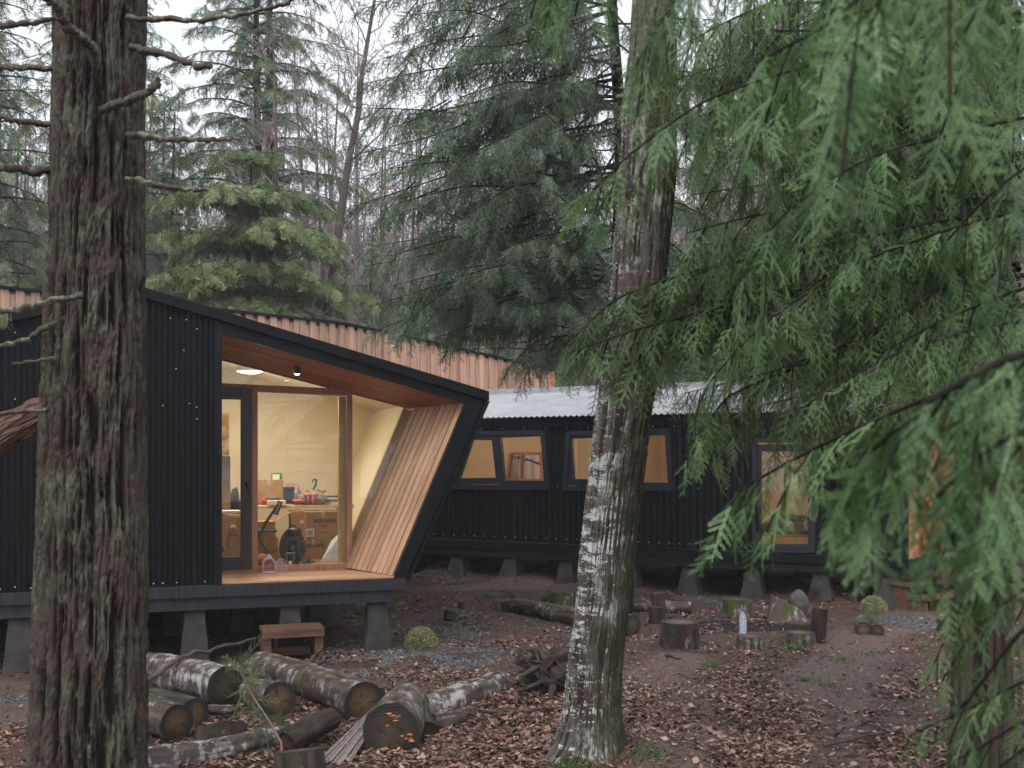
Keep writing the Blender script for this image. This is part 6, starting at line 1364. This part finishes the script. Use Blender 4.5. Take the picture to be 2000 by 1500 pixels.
def background():
    lab_n = 0
    # conifers one can tell apart
    conifer('tree', 'bright layered conifer with wide yellowish green tiers in the clearing above the black cabin', GX(-7.35, 29.5), 10.6, .19, 3.6, 130, 4.0, T_far, 'needle_far', 'trunk_red', 3, .085, .95, .30, .12, layer=6, bz=.8)
    conifer('tree', 'taller twin-stemmed redwood rising behind the bright layered conifer', GX(-9.2, 38), 27, .24, 10.5, 120, 3.9, T_far, 'needle_far2', 'trunk_red', 4, .14, .95, .45, .25, trunks=2, bz=.7)
    conifer('tree', 'dense dark green conifer at the far left edge above the timber parapet', GX(-14.3, 28.5), 19, .25, 2.5, 105, 3.3, T_far, 'needle_far2', 'trunk_fir', 6, .24, 1.0, .5, .05, bz=1.2)
    conifer('tree', 'smaller light green conifer low at the far left behind the parapet', GX(-11.8, 25), 6.5, .13, 1.5, 60, 2.3, T_far, 'needle_far', 'trunk_fir', 7, .2, .75, .5, .05, bz=1.2)
    conifer('tree', 'bluish conifer seen just right of the thick left trunk behind the bare trees', GX(-11.6, 36), 13.5, .18, 2.5, 70, 3.0, T_far, 'needle_far2', 'trunk_fir', 8, .25, .9, .6, .05, bz=1.1)
    conifer('tree', 'small pale green conifer at the foot of the redwood beside white stems', GX(-8.9, 34), 7.0, .11, 1.5, 50, 2.0, T_far, 'needle_far2', 'trunk_fir', 9, .22, .75, .6, .05, bz=1.1)
    conifer('tree', 'conifer filling the gap above the tin roof right of the birch trunk', GX(4.6, 25), 7.5, .2, 1.5, 70, 3.3, T_far, 'needle_far2', 'trunk_fir', 10, .22, .85, .5, .05, bz=1.1)
    conifer('tree', 'large conifer behind the long cabin at the far right edge', GX(10.2, 30), 15, .22, 2.0, 90, 4.0, T_far, 'needle_far2', 'trunk_fir', 13, .26, 1.0, .5, .05, bz=1.1)
    conifer('tree', 'dark conifer behind the tin roof between the two near trunks', GX(.6, 29), 9, .2, 1.5, 70, 2.9, T_far, 'needle_far2', 'trunk_fir', 11, .24, .9, .5, .05, bz=1.1)
    for (x, y, H, zl, lm, fo, l) in ((-17.5, 33, 17, 2, 3.2, 'needle_far2', 'tall conifer between the far left edge and the thick left trunk'), (-13.6, 41, 15, 2, 3.3, 'needle_far2', 'conifer rising right behind the left bare branches beside the redwood'), (-5.2, 39, 9.5, 2, 2.8, 'needle_far2', 'dim bluish conifer right of the leaning leafless tree'), (-3.2, 33, 7.5, 1, 2.6, 'needle_far2', 'bluish conifer behind the timber parapet left of the dark drooping conifer'), (-12.4, 35, 19, 3, 3.2, 'needle_far2', 'pale tall conifer just right of the thick trunk top'), (-15.6, 36, 21, 3, 3.6, 'needle_far2', 'tall pale conifer directly behind the thick left trunk'), (-19.5, 38, 20, 3, 3.8, 'needle_far', 'yellowish tall conifer at the far left edge'), (-9.8, 27, 5.4, 1, 1.8, 'needle_far', 'low light green conifer peeking over the roof peak beside the thick trunk')):
        conifer('tree', l, GX(x, y), H, .17, zl, 62, lm, T_far, fo, 'trunk_fir', int(H*7+y), .17, .95, .55, .05, bz=1.1)
    # leaning bare tree in the sky gap
    pth = [P(585, 900, 31)] + [P(x, y, 31) for x, y in ((612, 760), (640, 610), (655, 500), (668, 400), (682, 310), (700, 220), (705, 160), (718, 80), (730, 10), (742, -80), (755, -220))]
    pth = np.array(pth); base = V(pth[0][0], pth[0][1], float(gh(pth[0][0], pth[0][1]))); pth[0] = base
    tr, cr = bare_mesh(5, 14, .17, nb=26, path=pth, tw=1.0, rmin=.010, depth=3)
    root = thing('tree', 'leaning leafless tree crossing the gap of sky between the redwood and the dark conifer', 'tree', base)
    tr.build('trunk', M['trunk_pale'], root); cr.build('crown', M['baretwig'], root)
    # variants of bare trees copied through the wood
    var = []
    for k in range(5):
        tr, cr = bare_mesh(50+k, 13+k*1.2, .13+.01*k, .03*(k-2), nb=20, tw=.9 if k % 2 else .8, rmin=.013, depth=3)
        var.append((tr, cr))
    rng = random.Random(31); made = []
    spots = []
    for i in range(150):
        d = rng.uniform(36, 95) if i > 34 else rng.uniform(30, 44)
        x = rng.uniform(-.62, .55)*d
        if i < 34 and -.16 < x/d < -.11: continue
        spots.append((x, d))
    spots.sort(key=lambda s: s[1])
    protos = {}
    for i, (x, d) in enumerate(spots):
        k = i % 5; b = GX(x, d); g = 'bare trees of the wood behind the cabins'
        where = 'far left' if x/d < -.38 else 'left' if x/d < -.2 else 'middle left' if x/d < -.05 else 'middle' if x/d < .1 else 'right' if x/d < .3 else 'far right'
        dist = 'near edge' if d < 42 else 'middle depth' if d < 65 else 'hazy far depth'
        lbl = 'leafless grey tree at the %s of the wood, %s of the view' % (dist, where)
        if k not in protos:
            root = thing('bare_tree', lbl, 'tree', (0, 0, 0), g+', %s %s' % (dist, where))
            t_ = var[k][0].build('trunk', M['trunk_pale'], root); c_ = var[k][1].build('crown', M['baretwig'], root); protos[k] = (root, t_, c_)
        else:
            r0, t0, c0 = protos[k]; root = r0.copy(); sc.collection.objects.link(root)
            for ch in (t0, c0): q = ch.copy(); sc.collection.objects.link(q); q.parent = root
            tag(root, lbl, 'tree', g+', %s %s' % (dist, where))
        root.location = [float(v) for v in b]; root.rotation_euler = (0, 0, rng.uniform(0, 6.28)); s = rng.uniform(.8, 1.15)*(1.0 if d > 45 else .95); root.scale = (s, s, s)
    # distant conifers among them (copies of two)
    protos = []
    for k, (H, sd) in enumerate(((13, 61), (10, 62))):
        protos.append(conifer('conifer', 'x', (0, 0, 0), H, .2, 1.0, 46, 3.0, T_farl, 'needle_far2' if k == 0 else 'needle_far', 'trunk_fir', sd, .5, 1.0, .6, .05, bz=1.1))
    spots = [(-24, 44), (-20, 40), (-17, 46), (-28, 60), (-11, 47), (-7, 52), (-3.6, 50), (-15, 58), (2, 46), (6, 40), (9, 46), (14, 42), (17, 52), (22, 50), (12, 60), (-1, 62), (3, 70), (-34, 70), (26, 66), (19, 36), (-22, 33)]
    nm = ('far left', 'left', 'middle left', 'middle', 'middle right', 'right', 'far right')
    for i, (x, d) in enumerate(spots):
        p = protos[i % 2]
        if i < 2: root = p
        else:
            root = p.copy(); sc.collection.objects.link(root)
            for ch in p.children: q = ch.copy(); sc.collection.objects.link(q); q.parent = root
        a = x/d; w = nm[int(min(6, max(0, (a+.6)/1.1*7)))]
        tag(root, 'hazy distant conifer in the bare wood, %s of the view, %s' % (w, 'midway back' if d < 48 else 'deep inside'), 'tree', 'distant conifers, %s %s' % (w, 'midway' if d < 48 else 'deep'))
        b = GX(x, d); root.location = [float(v) for v in b]; root.rotation_euler = (0, 0, i*1.3); s = rng.uniform(.8, 1.2); root.scale = (s, s, s)
    # twiggy undergrowth: one mass
    r = np.random.default_rng(9); mb = MB(); N = 36000
    d = r.uniform(24, 100, N); x = r.uniform(-.62, .6, N)*d; z = gh(x, d); L = r.uniform(.7, 2.6, N)*(1+d/80); w_ = .006+.00034*d
    tx = r.normal(0, .3, N)*L; ty = r.normal(0, .3, N)*L
    p = np.stack([x, d, z], -1); lift = r.uniform(0, 1, N)**2*6.5*(d > 34); p[:, 2] += lift
    e = p+np.stack([tx, ty, L], -1); s_ = np.stack([w_, 0*w_, 0*w_], -1); t_ = np.stack([0*w_, w_, 0*w_], -1)
    v = np.stack([p-s_, p+s_, e+s_*.3, e-s_*.3], 1).reshape(-1, 3); mb.add(v, np.arange(N*4).reshape(-1, 4))
    v = np.stack([p-t_, p+t_, e+t_*.3, e-t_*.3], 1).reshape(-1, 3); mb.add(v, np.arange(N*4).reshape(-1, 4))
    tag(mb.build('undergrowth', M['baretwig']), 'brownish leafless undergrowth filling the wood behind the cabins', 'undergrowth', None, 'stuff')
    r = np.random.default_rng(10); mb = MB(); N = 1500
    d = r.uniform(23, 60, N); x = r.uniform(-.6, .6, N)*d; k = (fbm(x*.12, d*.12, 3, 2) > .44); d = d[k]; x = x[k]; N = len(d)
    p = np.stack([x, d, gh(x, d)+r.uniform(0, 2.2, N)**1.2], -1); dirs = r.normal(0, 1, (N, 3)); dirs[:, 2] = np.abs(dirs[:, 2])*.5+.1
    place(mb, T_farl, p, dirs, np.tile(V(0, 0, 1), (N, 1)), r.uniform(.5, 1.0, N), r)
    tag(mb.build('understorey', [M['needle_far2'], M['stem']]), 'pale green evergreen scrub under the bare trees', 'scrub', None, 'stuff')

# ------------------------------------------------------------------ ground cover
def litter():
    r = np.random.default_rng(21); N = 120000
    u = r.uniform(0, 1, N); d = 6.3/(1-u*.66); x = r.uniform(-.56, .56, N)*d    # denser where the view is nearer
    dens = fbm(x*1.3, d*1.3, 5.5, 4); pm = path_mask(x, d)
    k1 = segdist(x, d, [G(900, 1400), G(1100, 1380)]); k2 = segdist(x, d, [G(1480, 1500), G(1530, 1400), G(1450, 1330)]); k3 = segdist(x, d, [G(1250, 1380), G(1260, 1420)])
    prob = np.clip((dens-.38)*3.0, .03, .8)*(1-.92*pm); prob = np.maximum(prob, np.exp(-(k1/1.0)**2)); prob = np.maximum(prob, .8*np.exp(-(k2/.3)**2)); prob = np.maximum(prob, .9*np.exp(-(k3/.3)**2))
    ta = (x-FA.p0[0])*FA.u[0]+(d-FA.p0[1])*FA.u[1]; qa = (x-FA.p0[0])*FA.m[0]+(d-FA.p0[1])*FA.m[1]
    under = (qa > .3) & (qa < 6) & (ta < 1.7); prob = np.where(under, prob*.25, prob)
    k = r.uniform(0, 1, N) < prob; x = x[k]; d = d[k]; n = len(x)
    z = gh(x, d)+.006+np.abs(r.normal(0, .008, n)); a = r.uniform(0, 6.28, n); L = r.uniform(.012, .034, n); W = L*r.uniform(.35, .6, n)
    ax = np.stack([np.cos(a), np.sin(a), r.normal(0, .28, n)], -1)*L[:, None]; by = np.stack([-np.sin(a), np.cos(a), r.normal(0, .35, n)], -1)*W[:, None]; up = np.stack([0*a, 0*a, r.uniform(.1, .5, n)*L], -1)
    p = np.stack([x, d, z], -1)
    v = np.stack([p-ax+up*.5, p-ax*.2+by+up*.6, p+ax*.5+by*.7+up*.3, p+ax+up, p+ax*.5-by*.7+up*.3, p-ax*.2-by+up*.6, p-ax*.3, p+ax*.45], 1).reshape(-1, 3)
    f = np.array([[0, 1, 6], [0, 6, 5]]); q = np.array([[1, 2, 7, 6], [6, 7, 4, 5]]); g = np.array([[2, 3, 7], [7, 3, 4]])
    o = (np.arange(n)*8)[:, None, None]; at = np.repeat(r.uniform(0, 1, n), 8)
    mb = MB(); mb.add(v, (f[None]+o).reshape(-1, 3), 0, False, at); b = MB()
    mb.v.append(np.zeros((0, 3)))
    mb.loops.append((q[None]+o).reshape(-1)); mb.sizes.append(np.full(n*2, 4)); mb.mi.append(np.zeros(n*2, int)); mb.sm.append(np.zeros(n*2, bool))
    mb.loops.append((g[None]+o).reshape(-1)); mb.sizes.append(np.full(n*2, 3)); mb.mi.append(np.zeros(n*2, int)); mb.sm.append(np.zeros(n*2, bool)); mb.at.append(np.zeros(0))
    t = NT('dead_leaf'); c = t.ramp(t.math('ADD', t.attr(), t.math('MULTIPLY', t.math('SUBTRACT', t.noise(1.1, 3), .5), .7)), [(.0, (.04, .018, .013)), (.35, (.10, .042, .028)), (.62, (.19, .092, .062)), (.85, (.30, .18, .13)), (1, (.40, .28, .22))])
    m = t.done(t.pr(c, .5, t.bump(t.noise(90, 3), .3, .004), 0, .5))
    tag(mb.build('fallen_leaves', m), 'brown and pinkish dead leaves scattered over the soil', 'leaves', None, 'stuff')
    # small debris
    r = np.random.default_rng(29); N = 90000; u = r.uniform(0, 1, N); d = 6.3/(1-u*.66); x = r.uniform(-.56, .56, N)*d; k = r.uniform(0, 1, N) < (.25+.75*fbm(x*2, d*2, 8., 3)); x = x[k]; d = d[k]; n = len(x)
    a = r.uniform(0, 6.28, n); L = r.uniform(.004, .014, n)*(1+d*.03); p = np.stack([x, d, gh(x, d)+.006], -1); ax = np.stack([np.cos(a), np.sin(a), r.normal(0, .4, n)], -1)*L[:, None]; by = np.stack([-np.sin(a), np.cos(a), r.normal(0, .4, n)], -1)*(L*r.uniform(.15, .6, n))[:, None]
    v = np.stack([p-ax, p-by, p+ax, p+by], 1).reshape(-1, 3); tag(MB().add(v, np.arange(n*4).reshape(-1, 4), 0, False, np.repeat(r.uniform(0, .95, n), 4)).build('leaf_debris', m), 'tiny crumbs of bark and leaf over the trodden soil', 'debris', None, 'stuff')
    # gravel
    r = np.random.default_rng(22); pts = []
    Z = [([G(640, 1270), G(760, 1285), G(880, 1290), G(960, 1275)], .42, 9000), ([G(760, 1300), G(700, 1312)], .35, 3000), ([G(810, 1122), G(950, 1126), G(1100, 1148), G(1240, 1152), G(1420, 1178), G(1560, 1192)], .32, 9000), ([G(-40, 1378), G(66, 1386)], .25, 2500), ([G(1740, 1212), G(1900, 1232)], .5, 3000), ([G(880, 1240), G(960, 1232)], .4, 3000)]
    P0 = []
    for pl, w, n in Z:
        pl = np.array(pl); s = r.uniform(0, len(pl)-1, n); i = np.minimum(s.astype(int), len(pl)-2); f = (s-i)[:, None]; p = pl[i]*(1-f)+pl[i+1]*f; p[:, 0] += r.normal(0, w*.55, n); p[:, 1] += r.normal(0, w*.75, n)
        kk = fbm(p[:, 0]*2.2, p[:, 1]*2.2, 1, 3) > .40; P0.append(p[kk])
    p = np.concatenate(P0); n = len(p); p[:, 2] = gh(p[:, 0], p[:, 1])+.003; s = r.uniform(.006, .017, n)
    oc = np.array([[1, 0, 0], [-1, 0, 0], [0, 1, 0], [0, -1, 0], [0, 0, 1], [0, 0, -.5]], float); of = np.array([[0, 2, 4], [2, 1, 4], [1, 3, 4], [3, 0, 4], [2, 0, 5], [1, 2, 5], [3, 1, 5], [0, 3, 5]])
    jit = 1+r.uniform(-.35, .35, (n, 6, 3)); an = r.uniform(0, 6.28, n); v = oc[None]*jit*s[:, None, None]*V(1, .8, .7); c, s2 = np.cos(an)[:, None], np.sin(an)[:, None]
    v = np.stack([v[..., 0]*c-v[..., 1]*s2, v[..., 0]*s2+v[..., 1]*c, v[..., 2]], -1)+p[:, None]
    t = NT('crushed_stone'); cc = t.ramp(t.attr(), [(0, (.02, .021, .023)), (.6, (.062, .064, .070)), (1, (.17, .175, .185))]); mg = t.done(t.pr(cc, .6))
    tag(MB().add(v.reshape(-1, 3), (of[None]+(np.arange(n)*6)[:, None, None]).reshape(-1, 3), 0, False, np.repeat(r.uniform(0, 1, n), 6)).build('gravel', mg), 'bluish grey crushed stone spread in strips beside the cabins', 'gravel', None, 'stuff')
    # grass tufts
    mb = MB(); rg = np.random.default_rng(23)
    for (x, y, n, h, w) in ((1065, 1118, 260, .16, .22), (1085, 1125, 160, .16, .15), (900, 1140, 60, .08, .12), (945, 1168, 120, .09, .16), (995, 1165, 100, .09, .14), (1066, 1178, 120, .18, .08), (810, 1182, 50, .07, .08), (1245, 1478, 90, .04, .12), (1275, 1476, 120, .04, .10), (1475, 1335, 70, .05, .06), (1550, 1268, 160, .08, .14), (1520, 1284, 70, .05, .10), (1640, 1288, 110, .05, .14), (1620, 1340, 80, .05, .12), (1570, 1330, 70, .05, .04), (1390, 1302, 70, .05, .12), (1490, 1308, 60, .05, .05), (1100, 1498, 120, .06, .12), (1150, 1496, 90, .05, .12), (1600, 1168, 100, .18, .07), (1390, 1128, 80, .09, .25), (1780, 1175, 60, .12, .1), (1545, 1200, 40, .05, .1), (950, 1415, 30, .05, .04), (1240, 1290, 30, .04, .1), (1470, 1140, 60, .07, .2), (1300, 1120, 60, .1, .2), (1700, 1280, 60, .04, .15), (60, 1290, 60, .08, .15)):
        c = G(x, y)
        for _ in range(n):
            bx, by_ = c[0]+rg.normal(0, w*.5), c[1]+rg.normal(0, w*.6); b = V(bx, by_, float(gh(bx, by_))-.003); a = rg.uniform(0, 6.28); hh = h*rg.uniform(.4, 1.1); e = V(math.cos(a), math.sin(a), 0)*hh*rg.uniform(.2, .8); s = V(-math.sin(a), math.cos(a), 0)*.0028
            m_ = b+e*.35+V(0, 0, hh*.65); t_ = b+e+V(0, 0, hh*.8); mb.add([b-s, b+s, m_+s*.8, m_-s*.8, t_], [[0, 1, 2, 3], [3, 2, 4]], 0, False, rg.uniform(0, 1))
    tag(mb.build('grass', M['greenleaf']), 'small tufts of fresh green grass in the brown soil', 'grass', None, 'stuff')
    # round shrubs
    def shrub(label, c, rx, rz, n=4200):
        rs = np.random.default_rng(int(abs(c[0])*100)+5); root = thing('shrub', label, 'shrub', c); mb = MB()
        th = rs.uniform(0, 6.28, n); u = rs.uniform(-.15, 1, n); q = rs.uniform(.78, 1.03, n)*(1+.14*(fbm(np.cos(th)*3, np.sin(th)*3, u*3, 2)-.4)); w_ = np.sqrt(np.clip(1-u*u, 0, 1))
        pos = np.stack([np.cos(th)*w_*q*rx, np.sin(th)*w_*q*rx, np.clip(u*q, -.1, 1.2)*rz*.9+.02], -1)+c
        nn = rs.normal(0, 1, (n, 3)); nn /= np.linalg.norm(nn, axis=1)[:, None]; t_ = np.cross(nn, rs.normal(0, 1, (n, 3))); t_ /= np.linalg.norm(t_, axis=1)[:, None]; b_ = np.cross(nn, t_); s = rs.uniform(.006, .012, n)[:, None]
        v = np.stack([pos-t_*s, pos+b_*s*.6, pos+t_*s, pos-b_*s*.6], 1).reshape(-1, 3); mb.add(v, np.arange(n*4).reshape(-1, 4), 0, False, np.repeat(rs.uniform(0, 1, n), 4)); mb.build('foliage', M['bush'], root)
        w = MB()
        for _ in range(40): e = V(rs.normal(0, rx*.4), rs.normal(0, rx*.4), rz*rs.uniform(.4, .8)); w.tube([c, c+e*.5+V(0, 0, .02), c+e], [.007, .005, .002], 4)
        w.build('stem', M['stem'], root)
    c = G(820, 1268); shrub('round yellowish green shrub on the gravel right of the black cabin', c+V(0, .15, 0), .185, .22)
    c = G(1714, 1196); shrub('round yellowish green shrub in front of the concrete piers at far right', c+V(0, .15, 0), .18, .20)
    # sapling
    def sapling(label, c, h, n, rad, sd):
        rs = np.random.default_rng(sd); root = thing('sapling', label, 'plant', c); w = MB(); mb = MB()
        w.tube([c, c+V(.005, 0, h*.5), c+V(-.01, 0, h)], [.006, .005, .002], 5)
        for i in range(n):
            z = h*rs.uniform(.45, 1); a = rs.uniform(0, 6.28); l = rad*rs.uniform(.5, 1); b = c+V(0, 0, z); e = b+V(math.cos(a)*l, math.sin(a)*l, l*.25); w.tube([b, (b+e)/2+V(0, 0, .01), e], [.003, .002, .001], 3, caps=False)
            for s in np.linspace(.3, 1, 6):
                for sg in (-1, 1):
                    p = b+(e-b)*s; d = unit(unit(e-b)*.5+V(-math.sin(a), math.cos(a), .2)*sg)*rs.uniform(.014, .03); sd_ = unit(np.cross(d, V(0, 0, 1)))*.007; mb.add([p, p+d*.5+sd_, p+d, p+d*.5-sd_], [[0, 1, 2, 3]], 0, False, rs.uniform(0, 1))
        w.build('stem', M['stem'], root); mb.build('foliage', M['greenleaf'], root)
    sapling('slender green-leaved sapling standing on the gravel left of the birch trunk', G(895, 1290), .50, 26, .19, 3)
    sapling('low green plant growing in front of the pier behind the rock', G(1592, 1178), .28, 16, .10, 4)
    # fallen conifer sprig on the log heap
    pts = [P(553, 1503, 7.0), P(549, 1450, 7.1), P(528, 1412, 7.2), P(500, 1370, 7.35), P(480, 1335, 7.6), P(470, 1305, 7.8)]
    root = thing('fallen_sprig', 'broken conifer twig with green sprays lying over the log heap', 'twig', pts[0]); w = MB(); f = MB(); rs = np.random.default_rng(6)
    w.tube(pts, [.009, .009, .008, .007, .005, .003], 7, rough=.15); M['needle_sprig'] = m_leaf('sprig_needles', (.05, .09, .03), (.12, .17, .07), (.24, .28, .14), .5, .3, 4)
    n = 22; s = rs.uniform(.45, 1, n)*5; i = np.minimum(s.astype(int), 4); pos = np.array([pts[j]*(1-(q-j))+pts[j+1]*(q-j) for j, q in zip(i, s)]); dr = rs.normal(0, .6, (n, 3))+V(.1, -.2, .3); dr[:, 2] = np.where(s > 4, np.abs(dr[:, 2])+.2, dr[:, 2]-.5)
    place(f, T_near, pos, dr, rs.normal(0, .5, (n, 3))+V(0, -1, .4), rs.uniform(.35, .8, n), rs); w.build('stem', m_plain('reddish_twig', (.22, .12, .10), .8), root); f.build('foliage', [M['needle_sprig'], M['stem']], root)

# ------------------------------------------------------------------ build everything
ground()
cabin_a(); cabin_b(); cabin_c()
logs(); interior(.85)
foreground_trunk(); birch(); dark_tree(); right_trees()
background(); litter()
haze()
